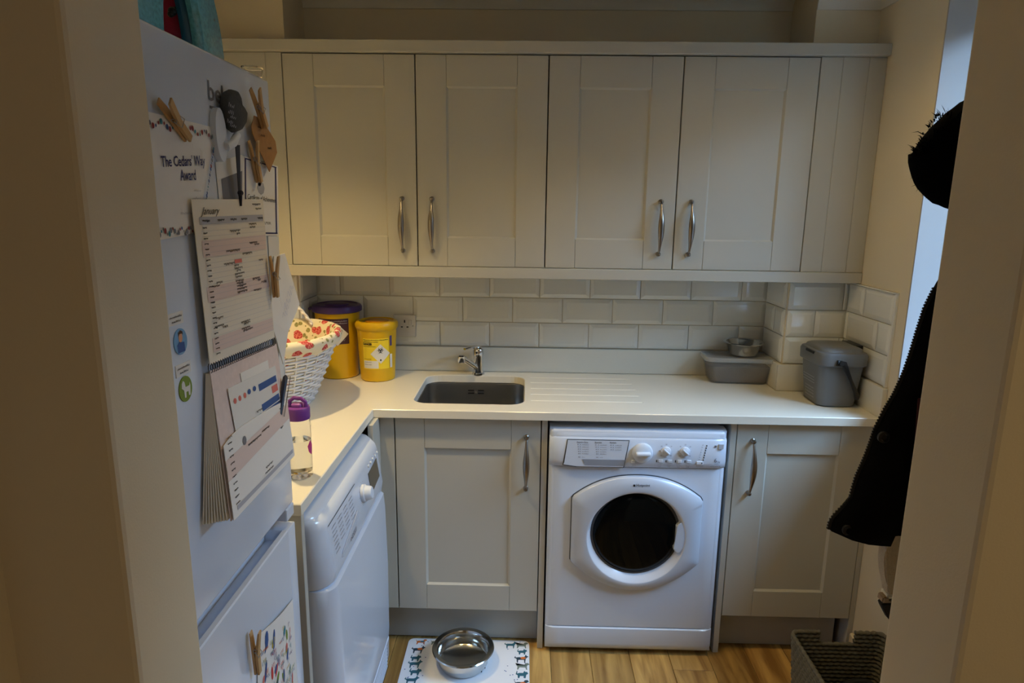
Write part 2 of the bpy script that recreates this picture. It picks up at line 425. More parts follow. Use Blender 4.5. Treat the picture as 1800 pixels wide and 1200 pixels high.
def tile_run(parent, u0, u1, fn, rot, joints, z0=1.007, rows=3, pitch=.2035, rh=.1023, top=None):
    g = .0022
    for r in range(rows):
        za = z0 + r*rh; zb = za + rh
        ph = joints[r % 2]; js = [u0]
        u = ph - math.ceil((ph-u0)/pitch)*pitch
        while u < u1:
            if u > u0+.015 and u < u1-.015: js.append(u)
            u += pitch
        js.append(u1)
        for a, b_ in zip(js, js[1:]):
            wd, h = b_-a-g, rh-g
            x, y = fn((a+b_)/2); tile(wd, h, (x, y, (za+zb)/2), rot, parent)
wb, wr = bpy.data.objects['wall_back'], bpy.data.objects['wall_right']
pl, pr = bpy.data.objects['wall_back_left_pier'], bpy.data.objects['wall_back_right_pier']
# rows counted from the upstand; joints measured on the back wall
tile_run(wb, -.415, 1.412, lambda u: (u, YB), 0, (-.114, -.020))
tile_run(pl, XL, -.415, lambda u: (u, .315), 0, (-.50, -.60), rows=3)
tile_run(pr, 1.412, XR, lambda u: (u, .315), 0, (1.612, 1.515), rows=3)
tile_run(pr, .325, YB-.012, lambda u: (1.412, u), -PI/2, (.52, .42), rows=3)
tile_run(pl, .325, YB-.012, lambda u: (-.415, u), PI/2, (.52, .42), rows=3)
tile_run(wr, -.005, .305, lambda u: (XR, u), -PI/2, (.189, .083), rows=3)
# plastic edge strip that ends the tiles on the right wall
bm = box(XR-.010, XR, -.013, -.005, 1.007, 1.316); box(XR-.010, XR, -.013, .28, 1.3145, 1.3185, bm=bm)
struct('trim_5', bm, m_tile)

# ------------------------------------------------------------ worktop with sink cut-out and drainer grooves
ZT, ZU = .904, .8755
root = thing('worktop', 'off-white quartz L-shaped worktop with undermounted sink cut-out and drainer grooves', 'worktop', (.3, .25, ZU))
XE = -.066
outer = [(-.70, .515-.2+.0), (-.70, -.735), (XE, -.735), (XE, -.022), (XR-.0015, -.022), (XR-.0015, .295), (1.392, .295), (1.392, .515), (-.395, .515), (-.395, .295), (-.70, .295)]
outer = outer[1:]
sinkloop = [(p[0], p[1]) for p in rr(.245, .252, .39, .385, .055, 0, 6)]
grooves = [(.462, .86-.0*i, gy) for i, gy in enumerate((.112, .190, .270, .352, .428))]
def build_top():
    b = bmesh.new()
    def loop(pts, z): 
        vs = [b.verts.new((p[0], p[1], z)) for p in pts]
        es = [b.edges.new((vs[i], vs[(i+1) % len(vs)])) for i in range(len(vs))]
        return vs, es
    bev = .0022
    # inset loop for the polished arris
    def inset(pts, d):
        out = []; n = len(pts)
        for i in range(n):
            p0, p1, p2 = Vector(pts[i-1]), Vector(pts[i]), Vector(pts[(i+1) % n])
            e1 = (p1-p0).normalized(); e2 = (p2-p1).normalized()
            n1 = Vector((-e1.y, e1.x)); n2 = Vector((-e2.y, e2.x)); s = n1+n2
            s = s/s.dot(n1) if s.length > 1e-6 else n1
            out.append((p1.x+s.x*d, p1.y+s.y*d))
        return out
    def area2(p): return sum(p[i-1][0]*p[i][1]-p[i][0]*p[i-1][1] for i in range(len(p)))
    oc = outer if area2(outer) > 0 else outer[::-1]
    sl = sinkloop if area2(sinkloop) > 0 else sinkloop[::-1]
    oT, e1 = loop(inset(oc, bev), ZT); oS, _ = loop(oc, ZT-bev); oB, e3 = loop(oc, ZU)
    sT, e2 = loop(inset(sl, -bev), ZT); sS, _ = loop(sl, ZT-bev); sB, e4 = loop(sl, ZU)
    ge = []
    for x0, x1, gy in grooves:
        gp = [(p[0], p[1]) for p in rr((x0+x1)/2, gy, x1-x0, .011, .0054, 0, 3)]
        gv, gE = loop(gp, ZT); ge += gE
        gp2 = [(p[0], p[1]) for p in rr((x0+x1)/2, gy, x1-x0-.008, .003, .0014, 0, 3)]
        gv2 = [b.verts.new((p[0], p[1], ZT-.0035)) for p in gp2]
        n = len(gv)
        for i in range(n): b.faces.new((gv[i], gv[(i+1) % n], gv2[(i+1) % n], gv2[i]))
        b.faces.new(gv2)
    for A, B in ((oT, oS), (oS, oB), (sT, sS), (sS, sB)):
        n = len(A)
        for i in range(n): b.faces.new((A[i], A[(i+1) % n], B[(i+1) % n], B[i]))
    bmesh.ops.triangle_fill(b, edges=e1+e2+ge, use_beauty=True)
    bmesh.ops.triangle_fill(b, edges=e3+e4, use_beauty=True)
    return b
part('slab', build_top(), m_top, root)
bm = box(-.395, 1.392, .515, .533, ZT, 1.005, .0015)
part('upstand', bm, m_top, root)
part('upstand', box(1.392, 1.4105, .3147, .533, ZT, 1.005, .0015), m_top, root)
part('upstand', box(1.392, XR-.020, .296, .3145, ZT, 1.005, .0015), m_top, root)
part('upstand', box(XR-.018, XR-.0005, -.020, .3145, ZT, 1.005, .0015), m_top, root)
part('upstand', box(-.4135, -.396, .3147, .533, ZT, 1.005, .0015), m_top, root)
part('upstand', box(-.70, -.396, .296, .3145, ZT, 1.005, .0015), m_top, root)
part('upstand', box(-.7195, -.7015, -.735, .3145, ZU, 1.005, .0015), m_top, root)

# sink
root = thing('sink', 'stainless steel undermount sink bowl let into the worktop left of the drainer grooves', 'sink', (.245, .252, .70))
zt = ZU-.0005; rings = []
for (dw, z, r) in ((.03, zt, .07), (.03, zt-.0015, .07), (-.004, zt-.0015, .054), (-.006, zt-.006, .053), (-.012, .76, .053), (-.022, .725, .05), (-.05, .712, .045), (-.10, .709, .04)):
    rings.append(rr(.245, .252, .39+dw, .385+dw, r, z, 8))
part('bowl', loft(rings, False, False), m_steel, root, smooth=SM)
bm = loft([rr(.245, .252, .29, .285, .04, .709, 8), [(.245+.045*math.cos(a), .252+.045*math.sin(a), .7065) for a in [PI/2*(k + i/8) for k in range(4) for i in range(9)]]], False, False)
part('bowl_floor', bm, m_steel, root, smooth=SM)
part('drain', lathe([(.045, .7065), (.043, .7075), (.036, .704), (.012, .703), (.01, .706)], .245, .252, 32), m_chrome, root, smooth=SM)
bm = bmesh.new()
for r in (-1, 1):
    for s in (-1, 1): box(.245+s*.020-.012, .245+s*.020+.012, .4345, .4375, .838+r*.006-.0022, .838+r*.006+.0022, bm=bm)
part('overflow_slots', bm, m_black, root)
part('overflow_screw', cyl((.245, .431, .838), (.245, .437, .838), .006), m_chrome, root)

# tap
TX, TY = .252, .468
root = thing('mixer_tap', 'small chrome single-lever mixer tap standing behind the sink', 'tap', (TX, TY, ZT))
part('base_ring', lathe([(.026, ZT), (.026, ZT+.004), (.022, ZT+.008), (.0, ZT+.008)], TX, TY, 28, cap1=False), m_chrome, root, smooth=SM)
part('body', lathe([(.019, ZT+.008), (.019, ZT+.03), (.0185, ZT+.075), (.0195, ZT+.078), (.0195, ZT+.082)], TX, TY, 28), m_chrome, root, smooth=SM)
part('cartridge_cap', lathe([(.021, ZT+.082), (.0215, ZT+.098), (.019, ZT+.108), (.012, ZT+.114), (.002, ZT+.116)], TX, TY, 28), m_chrome, root, smooth=SM)
tip = Vector((.190, .395, .985))
bm = tube([(TX-.006, TY-.008, ZT+.028), (TX-.022, TY-.026, ZT+.046), (TX-.042, TY-.05, ZT+.068), tip+Vector((.004, .004, .002))], [.012, .0125, .0125, .012], 14)
part('spout', bm, m_chrome, root, smooth=SM)
part('aerator', lathe([(.0, tip.z+.014), (.010, tip.z+.014), (.0145, tip.z+.009), (.0150, tip.z-.012), (.013, tip.z-.016), (0, tip.z-.014)], tip.x, tip.y, 24, cap0=False, cap1=False), m_chrome, root, smooth=SM)
bm = tube([(TX, TY, ZT+.112), (TX-.015, TY-.02, ZT+.118), (TX-.035, TY-.045, ZT+.119), (TX-.05, TY-.062, ZT+.117)], [.006, .0065, .0055, .0045], 10, flat=1.5)
part('lever', bm, m_chrome, root, smooth=SM)
part('hot_cold_mark', cyl((TX-.006, TY-.0225, ZT+.094), (TX-.006, TY-.018, ZT+.094), .0042), m_black, root)

# ------------------------------------------------------------ cabinet doors with handles
def handle_bm(x, y, z0, z1):
    """bow handle, thick in the middle, ball feet on the door"""
    bm = bmesh.new(); n = 22; pts = []; rad = []
    for i in range(n+1):
        t = i/n; z = z0+.004+(z1-z0-.008)*t
        pts.append((x, y-.012-.022*math.sin(PI*t)**.8, z)); rad.append(.0036 + .0062*math.sin(PI*t)**2)
    tube(pts, rad, 10, bm, flat=1.15, up=(0, -1, 0))
    for z in (z0, z1):
        merge(bm, xf(lathe([(0, 0), (.0085, 0), (.0085, .003), (.0055, .006), (.0065, .010), (.0075, .014), (.005, .019), (0, .020)], 0, 0, 16, cap0=False, cap1=False), Matrix.Translation((x, y, z)) @ Matrix.Rotation(PI/2, 4, 'X')))
    return bm
def door(root, x0, x1, y, z0, z1, st, rt, rb, hx=None, hz=None, th=.019):
    """shaker door: stiles, rails and a recessed panel in one mesh; the joints between rail and stile are fine grooves"""
    bm = bmesh.new(); g = .0009
    def bx(a, b, c, d, dy=0): box(a, b, y+dy, y+th, c, d, .0011, 1, bm=bm)
    bx(x0, x0+st-g, z0, z1); bx(x1-st+g, x1, z0, z1)
    bx(x0+st, x1-st, z1-rt, z1); bx(x0+st, x1-st, z0, z0+rb)
    box(x0+st-.008, x1-st+.008, y+.0075, y+th-.002, z0+rb-.008, z1-rt+.008, bm=bm)
    box(x0+.003, x1-.003, y+.004, y+th, z0+.003, z1-.003, bm=bm) if False else None
    # chamfer under the panel edge, all round
    a, b_, c, d = x0+st, x1-st, z0+rb, z1-rt; ch = .0055
    loft([[(a-.001, y+.0012, c-.001), (b_+.001, y+.0012, c-.001), (b_+.001, y+.0012, d+.001), (a-.001, y+.0012, d+.001)],
          [(a+ch, y+.0078, c+ch), (b_-ch, y+.0078, c+ch), (b_-ch, y+.0078, d-ch), (a+ch, y+.0078, d-ch)]], False, False, bm=bm)
    d_ = part('door', bm, m_cab, root)
    if hx is not None: part('handle', handle_bm(hx, y, hz[0], hz[1]), m_pewter, d_, smooth=SM, label='pewter bow handle')
    return d_
def carcass(root, x0, x1, y0, y1, z0, z1, t=.018, top=True, m=None):
    bm = box(x0, x0+t, y0, y1, z0, z1); box(x1-t, x1, y0, y1, z0, z1, bm=bm); box(x0+t, x1-t, y0, y1, z0, z0+t, bm=bm)
    box(x0+t, x1-t, y1-.008, y1, z0+t, z1-(t if top else 0), bm=bm)
    if top: box(x0+t, x1-t, y0, y1, z1-t, z1, bm=bm)
    else: box(x0+t, x1-t, y0, y0+.05, z1-t, z1, bm=bm)
    part('body', bm, m or m_carcshade, root)

# wall cabinets: two double units of 0.92 m
YU = .235; UX = -.4012; UW = .4532; UZ0, UZ1 = 1.3597, 2.0754
hz_up = (1.4154, 1.5966)
for k, lab in ((0, 'left grey double wall cabinet with two shaker doors, above the sink'), (1, 'right grey double wall cabinet with two shaker doors, above the drainer grooves')):
    x0 = UX + k*2*UW
    root = thing('wall_cabinet', lab, 'cabinet', (x0+UW, .39, UZ0), 'double wall cabinets')
    carcass(root, x0+.001, x0+2*UW-.001, YU+.0205, YB-.002 if k < 2 else .5, UZ0, UZ1)
    door(root, x0+.0022, x0+UW-.0021, YU, UZ0+.0018, UZ1-.0035, .1044, .1015, .1015, x0+UW-.0527, hz_up)
    door(root, x0+UW+.0021, x0+2*UW-.0022, YU, UZ0+.0018, UZ1-.0035, .1044, .1015, .1015, x0+UW+.0527, hz_up)
def fpanel(root, x0, x1, y0, y1, z0, z1, grooves):
    bm = bmesh.new(); cuts = [x0] + list(grooves) + [x1]
    for a, b_ in zip(cuts, cuts[1:]): box(a+(.0006 if a > x0 else 0), b_-(.0006 if b_ < x1 else 0), y0, y1, z0, z1, .001, 1, bm=bm)
    box(x0+.002, x1-.002, y0+.002, y1-.001, z0+.001, z1-.001, bm=bm)
    part('filler_panel', bm, m_cab, root)
fpanel(bpy.data.objects['wall_cabinet.001'], UX+4*UW+.001, XR-.001, YU, YU+.019, UZ0, UZ1-.001, (1.4843, 1.5709))
fpanel(bpy.data.objects['wall_cabinet'], XL+.001, UX-.001, YU, YU+.019, UZ0, UZ1-.001, (-.4566,))
def vpanel(name, label, x0, x1, y0, y1, z0, z1, grooves=(), cat='panel', m=None, bev=.001):
    bm = bmesh.new(); cuts = [x0] + [g for g in grooves] + [x1]
    for a, b_ in zip(cuts, cuts[1:]): box(a+(.0006 if a > x0 else 0), b_-(.0006 if b_ < x1 else 0), y0, y1, z0, z1, bev, 1, bm=bm)
    if grooves: box(x0+.002, x1-.002, y0+.002, y1-.001, z0+.001, z1-.001, bm=bm)
    o = part(name, bm, m or m_cab, None); tag(o, label, cat); return o
vpanel('cornice_board', 'grey cornice board running along the top of the wall cabinets', XL+.002, XR-.001, YU-.022, YU+.06, UZ1, 2.1129, bev=.002, cat='cornice')
vpanel('light_pelmet', 'grey pelmet board running under the wall cabinets', XL+.002, XR-.001, YU-.006, YU+.014, 1.3208, UZ0-.0005, bev=.002, cat='pelmet')

# base units
root = thing('base_cabinet', 'grey shaker base cabinet with wide door, under the sink left of the washing machine', 'cabinet', (.25, .28, .15))
carcass(root, .001, .499, .0205, .51, .15, .868, top=False)
door(root, .0026, .4975, 0, .15, .868, .1, .106, .097, .450, (.624, .809))
root = thing('base_cabinet', 'grey shaker base cabinet with narrow door, right of the washing machine under the compost caddy', 'cabinet', (1.38, .28, .15))
carcass(root, 1.158, 1.609, .0205, .29, .15, .868)
door(root, 1.1595, 1.6085, 0, .15, .868, .104, .104, .1, 1.2125, (.624, .811))
vpanel('end_panel', 'grey floor-standing end panel between sink cabinet and washing machine', .5012, .5208, 0, .53, 0, .8745)
vpanel('end_panel', 'grey floor-standing end panel between washing machine and narrow base cabinet', 1.1372, 1.1565, 0, .30, 0, .8745)
vpanel('end_panel', 'grey end panel between the fridge freezer and the tumble dryer', XL+.02, -.068, -.732, -.713, 0, .8745)
vpanel('filler_post', 'grey corner filler post between tumble dryer and sink cabinet door', -.068, -.0015, .0, .019, .15, .8735)
vpanel('filler_post', 'grey upright filler strip in the corner under the worktop edge', -.0675, -.0495, -.098, -.001, .15, .8735)
vpanel('filler_post', 'grey filler strip at the right wall beside the narrow base cabinet', 1.6105, XR-.0005, .002, .30, 0, .8745)
vpanel('plinth', 'grey plinth board under the sink cabinet behind the dog bowl', -.35, .5, .048, .064, .004, .149, cat='plinth', m=m_plinth)
vpanel('plinth', 'grey plinth board under the narrow base cabinet right of the washing machine', 1.158, 1.587, .048, .064, .004, .149, cat='plinth', m=m_plinth)

# ------------------------------------------------------------ washing machine
WX0, WX1, WF = .527, 1.1215, -.022
root = thing('washing_machine', 'white front-loading washing machine with round porthole door and control dials', 'washing machine', (.824, .2, 0))
def wfn(dy=0.): return lambda x, z: (x, WF-dy, z)
bm = box(WX0, WX1, WF+.004, .50, .012, .848, .016, 4)
part('casing', bm, m_white, root, smooth=SM)
for sx in (.58, 1.07):
    for sy in (.06, .44): part('foot', lathe([(.022, 0), (.022, .01), (.012, .012), (.012, .03)], sx, sy, 14), m_rubber, root)
# front sheets: body panel, kick panel with curved base
def curved(z0, z1, ys, name, m, x0=WX0+.001, x1=WX1-.001, n=24, ends=.012):
    rings = []
    for i in range(n+1):
        t = i/n; x = x0 + (x1-x0)*t; e = 1-min(1, min(t, 1-t)*(x1-x0)/.03)
        off = ends*e*e
        rings.append([(x, y+off if y < WF+.006 else y, z) for y, z in ys])
    return part(name, loft(rings), m, root, smooth=SM)
curved(.11, .716, [(WF+.02, .111), (WF, .111), (WF-.0005, .115), (WF-.0005, .712), (WF, .715), (WF+.02, .715)], 'front_panel', m_white)
curved(.012, .107, [(WF+.03, .016), (WF+.006, .020), (WF-.002, .030), (WF-.006, .045), (WF-.004, .104), (WF, .1075), (WF+.02, .1075)], 'kick_panel', m_white)
curved(.717, .848, [(WF+.03, .7175), (WF-.002, .7175), (WF-.007, .722), (WF-.010, .74), (WF-.006, .814), (WF+.0, .8205), (WF+.02, .8205)], 'control_panel', m_white)
curved(.821, .85, [(WF+.04, .8215), (WF+.002, .8215), (WF+.004, .834), (WF+.012, .845), (WF+.03, .8495), (WF+.06, .8497)], 'top_trim', m_white)
# detergent drawer
yp = WF-.0095
dr = part('detergent_drawer', poly([(.575, yp, .727), (.578, yp, .735), (.588, yp+.0042, .812), (.791, yp+.0042, .812), (.776, yp, .721), (.62, yp, .721)], (0, -1, 0), .0034), m_white, root)
part('drawer_outline', poly([(.572, yp+.0002, .724), (.586, yp+.0043, .8145), (.794, yp+.0043, .8145), (.779, yp+.0002, .7185), (.615, yp+.0002, .7185)], (0, -1, 0), .0022), m_wgrey, dr)
part('drawer_grip', poly([(.648, yp-.0030, .7255), (.638, yp-.0030, .747), (.782, yp-.0030, .747), (.778, yp-.0030, .7255)], (0, -1, 0), .0010), mat('grip_grey', (150, 156, 168), .35), dr)
bm = bmesh.new(); f = lambda x, z: (x, yp-.0040+.0042*max(0, (z-.735)/.077), z)
for cx, n, t in ((.618, 5, 'Expert Care'), (.678, 5, 'Specials'), (.728, 3, 'Partials')):
    text(t, .0075, lambda a, b, cx=cx: f(cx+a, .803+b), .0001, bm=bm)
    for i in range(n+1):
        z = .795-i*.0078-(.004 if i == n else 0)
        if i == n and n == 3: break
        disc(cx+.004+.0008*i, z+.002, .0016, .0016, f, bm, 8); disc(cx+.012, z+.002, .0012, .0017, f, bm, 8); scribble(cx+.018, z, .022 if i < n else .01, .0035, f, bm, .00035, seed=int(cx*999)+i)
part('printed_text', bm, m_grey, dr)
# dials
def dial(x, z, r, dep, name, m, grip=True, y0=WF-.0085):
    b = xf(lathe([(r*1.0, 0), (r*1.0, dep*.35), (r*.92, dep*.5), (r*.62, dep*.62), (r*.55, dep*.66), (0, dep*.70)], 0, 0, 36, cap1=False), Matrix.Translation((x, y0, z)) @ Matrix.Rotation(PI/2, 4, 'X'))
    o = part(name, b, m, root, smooth=SM)
    return o
d1 = dial(.838, .773, .034, .022, 'programme_dial', m_white2)
bm = box(.838-.025, .838+.025, WF-.036, WF-.016, .7665, .7795, .005, 3)
part('dial_grip', rotated(bm, -.03, 'Y', (.838, 0, .773)), m_white2, d1, smooth=SM)
bm = bmesh.new(); fy = lambda x, z: (x, WF-.0185, z)
for i in range(20):
    a = 2*PI*i/20
    disc(.838+.0285*math.cos(a), .773+.0285*math.sin(a), .0014, .0018, fy, bm, 6)
part('dial_numbers', bm, m_grey, d1)
for x in (.917, .980):
    d2 = dial(x, .780, .0155, .016, 'small_dial', m_white2)
    part('dial_grip', rotated(box(x-.013, x+.013, WF-.024, WF-.014, .777, .783, .0025, 2), .7, 'Y', (x, 0, .78)), m_white2, d2, smooth=SM)
bm = bmesh.new(); f = lambda x, z: (x, WF-.0105+.004*max(0, (z-.74)/.07)*.9-.0006, z)
for x in (.917, .980):
    for i in range(8):
        a = 2*PI*i/8+PI/8*0; text('%d' % (10*i) if i else '-', .006, lambda p, q, a=a, x=x: f(x+.0225*math.cos(a)+p-.003, .780+.0225*math.sin(a)+q-.002), bm=bm)
for i in range(4): 
    x = .894+.0315*i
    scribble(x-.004, .7295, .014, .004, f, bm, .0004, seed=i); scribble(x-.002, .7235, .010, .003, f, bm, .0004, seed=i+9)
scribble(1.019, .7270, .024, .004, f, bm, .0004, seed=31); scribble(.806, .7262, .012, .003, f, bm, .0004, seed=32)
for i in range(7): scribble(1.036-.0016*i, .8015-.0085*i, .004, .003, f, bm, .0004, seed=40+i)
text('6', .020, lambda a, b: f(1.078+a, .743+b), .0002, bm=bm); text('kg', .009, lambda a, b: f(1.0905+a, .743+b), bm=bm)
scribble(1.080, .737, .012, .003, f, bm, .0004, seed=61); scribble(1.066, .7275, .034, .0045, f, bm, .0005, seed=62)
shape([(1.076, .797), (1.080, .7935), (1.084, .797), (1.083, .802), (1.077, .802)], f, bm)
part('printed_text', bm, m_grey, root)
for i in range(4):
    x = .893+.0315*i
    part('push_button', box(x, x+.015, WF-.0125, WF-.006, .739, .7495, .0015, 2), m_white2, root)
bm = bmesh.new()
for i in range(4): x = .8855+.0315*i; rect(x, .7405, x+.0028, .7485, f, bm)
for i in range(7): x = 1.0495-.0015*i; rect(x, .798-.0083*i, x+.0032, .803-.0083*i, f, bm)
part('indicator_marks', bm, m_black, root)
part('push_button', box(1.020, 1.043, WF-.0125, WF-.006, .7345, .746, .0015, 2), m_white2, root)
part('push_button', box(.803, .816, WF-.0125, WF-.006, .7345, .746, .0015, 2), m_white2, root)
part('button_dot', cyl((1.0375, WF-.0132, .7405), (1.0375, WF-.0120, .7405), .002, n=10), m_black, root)
part('energy_sticker', box(1.091, 1.107, WF-.0105, WF-.005, .790, .807), m_silverpl, root)
# porthole door
DC = Vector((.829, 0, .4700)); R1 = .1685
def door_outline(n=40):
    """barrel outline: flat sides, bowed top and bottom, as (x, z)"""
    pts = []
    x0, x1 = .609, 1.0505
    for i in range(n+1):          # top arc, right to left
        t = i/n; x = x1-.006 + (x0-x1+.012)*t; s = (2*t-1)
        pts.append((x, .613+.0755*(1-abs(s)**2.3)))
    pts += [(x0, .603-.228*i/24) for i in range(25)]
    for i in range(n+1):
        t = i/n; x = x0+.006 + (x1-x0-.012)*t; s = (2*t-1)
        pts.append((x, .366-.0995*(1-abs(s)**2.1)))
    pts += [(x1, .375+.228*i/24) for i in range(25)]
    return pts
ol = door_outline(); N = len(ol)
def resample_circle(r, flat=False):
    out = []
    for (x, z) in ol:
        a = math.atan2(z-DC.z, x-DC.x); out.append((DC.x+r*math.cos(a), DC.z+r*math.sin(a)))
    return out
def scl(s, dx): return [(DC.x+(x-DC.x)*s, DC.z+(z-DC.z)*s) for x, z in ol]
R = lambda pts, y: [(x, y, z) for x, z in pts]
def mixp(a, b, t): return [(p[0]*(1-t)+q[0]*t, p[1]*(1-t)+q[1]*t) for p, q in zip(a, b)]
c1 = resample_circle(R1)
dd = part('porthole_door', loft([R(ol, WF), R(ol, WF-.014), R(scl(.985, 0), WF-.020), R(mixp(scl(.985, 0), c1, .5), WF-.027), R(mixp(scl(.985, 0), c1, .93), WF-.031), R(c1, WF-.030)], False, False), m_silverpl, root, smooth=math.radians(50), label='silver-white door surround')
part('door_seam', loft([R(scl(1.014, 0), WF+.001), R(scl(1.014, 0), WF-.0024)], False, True), m_wgrey, dd)
circ = lambda r, y, n=72: [(DC.x+r*math.cos(2*PI*i/n), y, DC.z+r*math.sin(2*PI*i/n)) for i in range(n)]
def ecirc(r, y, dz=0, n=72): return [(DC.x-.0005+r*math.cos(2*PI*i/n), y, DC.z+dz+r*math.sin(2*PI*i/n)) for i in range(n)]
EZ = .0108
part('inner_bezel', loft([circ(R1+.001, WF-.0302), circ(R1-.003, WF-.0285), ecirc(.1535, WF-.008, EZ)], False, False), mat('bezel_white', (225, 227, 234), .25, metal=.1), dd, smooth=SM)
part('glass_rim', loft([ecirc(.154, WF-.008, EZ), ecirc(.152, WF-.0105, EZ), ecirc(.146, WF-.011, EZ), ecirc(.1445, WF-.009, EZ)], False, False), mat('dark_grey_rim', (70, 74, 80), .3), dd, smooth=SM)
part('porthole_glass', loft([ecirc(.145, WF-.009, EZ), ecirc(.140, WF-.015, EZ), ecirc(.125, WF-.020, EZ), ecirc(.10, WF-.024, EZ), ecirc(.06, WF-.0265, EZ), ecirc(.02, WF-.0275, EZ)], False, True), m_glassdk, dd, smooth=True, label='dark domed door glass')
bm = poly([(.956, WF-.006, .436), (.9635, WF-.006, .452), (.9635, WF-.006, .520), (.972, WF-.006, .522), (.979, WF-.006, .536), (.991, WF-.006, .51), (.9955, WF-.006, .48), (.991, WF-.006, .44), (.979, WF-.006, .418), (.967, WF-.006, .420)], (0, -1, 0), .0245)
bmesh.ops.bevel(bm, geom=bm.edges[:], offset=.003, segments=2, affect='EDGES')
part('grip', bm, m_silverpl, dd, smooth=SM)
bm = bmesh.new(); f = lambda x, z: (x, WF-.0285, z)
text('Hotpoint', .0125, lambda a, b: (.8195+a, WF-.0290, .6600+b), .0002, bm=bm)
part('printed_text', bm, m_ink, dd)
bm = bmesh.new(); rect(.8100, .6590, .8170, .6665, lambda x, z: (x, WF-.0290, z), bm)
part('logo_square', bm, m_black, dd)

# ------------------------------------------------------------ tumble dryer (front faces right)
DY0, DY1 = -.690, -.102
root = thing('tumble_dryer', 'white tumble dryer facing right in the left run, with slanted control panel', 'dryer', (-.35, -.396, 0))
part('casing', box(-.66, -.075, DY0, DY1, .012, .80, .004), m_white2, root)
for sx in (-.6, -.13):
    for sy in (DY0+.06, DY1-.06): part('foot', lathe([(.022, 0), (.022, .013)], sx, sy, 14), m_rubber, root)
def sweep_y(prof, y0, y1, name, m, r=.03, smooth=SM, n=6, parent=None, r2=None):
    """cross-section (x, z) along y; both ends rounded back in x"""
    rings = []; xb = min(p[0] for p in prof); r2 = r if r2 is None else r2
    for s in range(n+1):
        a = PI/2*s/n; rings.append((y0 + r*(1-math.sin(a)), r*(1-math.cos(a)) if False else r*(1-math.sin(PI/2*s/n)) , a))
    out = []
    st = [(y0 + r*(1-math.cos(PI/2*i/n)), r*(1-math.sin(PI/2*i/n))) for i in range(n+1)]
    en = [(y1 - r2*(1-math.cos(PI/2*i/n)), r2*(1-math.sin(PI/2*i/n))) for i in range(n, -1, -1)]
    for y, dx in st+en:
        out.append([(max(xb, px-dx) if px > xb+1e-5 else px, y, pz) for px, pz in prof])
    return part(name, loft(out), m, parent or root, smooth=smooth)
lid_prof = [(-.66, .801), (-.074, .801), (-.052, .812), (-.049, .822), (-.053, .836), (-.066, .846), (-.085, .85), (-.66, .85)]
sweep_y(lid_prof, DY0+.001, DY1-.001, 'top', m_white, .045, r2=.02)
fas = [(-.11, .655), (-.030, .655), (-.022, .662), (-.018, .69), (-.034, .806), (-.040, .822), (-.052, .8345), (-.070, .8425), (-.11, .845)]
sweep_y(fas, DY0+.001, DY1-.001, 'control_panel', m_white, .045, r2=.02)
dp = [(-.11, .125), (-.020, .125), (-.012, .13), (-.010, .16), (-.008, .40), (-.012, .60), (-.016, .648), (-.024, .6525), (-.11, .6525)]
sweep_y(dp, DY0+.001, DY1-.001, 'door', m_white, .045, r2=.02)
kp = [(-.11, .015), (-.035, .015), (-.020, .022), (-.014, .05), (-.012, .118), (-.020, .1235), (-.11, .1235)]
kk = sweep_y(kp, DY0+.001, DY1-.001, 'kick_panel', m_white, .045, r2=.02)
bm = bmesh.new()
for i in range(7): box(-.0155, -.0115, DY1-.26, DY1-.05, .030+.0125*i, .0345+.0125*i, .0012, 1, bm=bm)
part('vent_slats', bm, m_silverpl, kk)
def dfn(y, z, o=.0006):     # on the slanted control face
    t = (z-.69)/(.806-.69); return (-.018 + (-.034+.018)*t + o, y, z)
part('display', poly([dfn(-.262, .712), dfn(-.148, .722), dfn(-.150, .783), dfn(-.262, .776)], (1, 0, .13), .001), m_blackgl, root)
k = part('programme_knob', xf(lathe([(.026, 0), (.026, .008), (.022, .011), (.019, .026), (.016, .029), (0, .030)], 0, 0, 30, cap1=False), Matrix.Translation(dfn(-.345, .752)) @ Matrix.Rotation(PI/2-.13, 4, 'Y')), m_white2, root, smooth=SM)
for i in range(5):
    y = -.135-.028*i
    part('push_button', xf(lathe([(.0045, 0), (.0045, .003), (.003, .004)], 0, 0, 12), Matrix.Translation(dfn(y, .7955)) @ Matrix.Rotation(PI/2-.13, 4, 'Y')), m_white2, root)
bm = bmesh.new(); df = lambda y, z: dfn(y, z, .0009)
for c in range(4):
    for r in range(6 if c else 7): scribble(-.632+.052*c, .787-.011*r, .036, .005, df, bm, .0006, seed=c*9+r)
for i in range(12):
    a = 2*PI*i/12; disc(-.345+.033*math.cos(a), .752+.033*math.sin(a), .0015, .0015, df, bm, 6)
for i in range(5): scribble(-.142-.028*i, .8015, .012, .003, df, bm, .0004, seed=i+70)
text('INDESIT', .020, lambda a, b: dfn(-.515+a*.9, .692+b*.8, .0012), .0003, bm=bm)
part('printed_text', bm, m_grey, root)
part('water_container_grip', poly([dfn(-.60, .696), dfn(-.44, .716), dfn(-.425, .738), dfn(-.445, .732), dfn(-.59, .704)], (1, 0, .13), .004), m_silverpl, root)
part('container_outline', loft([[dfn(-.65, .807, .0008), dfn(-.65, .8045, .0008), dfn(-.40, .8045, .0008), dfn(-.40, .807, .0008)]], True, False), m_wgrey, root)

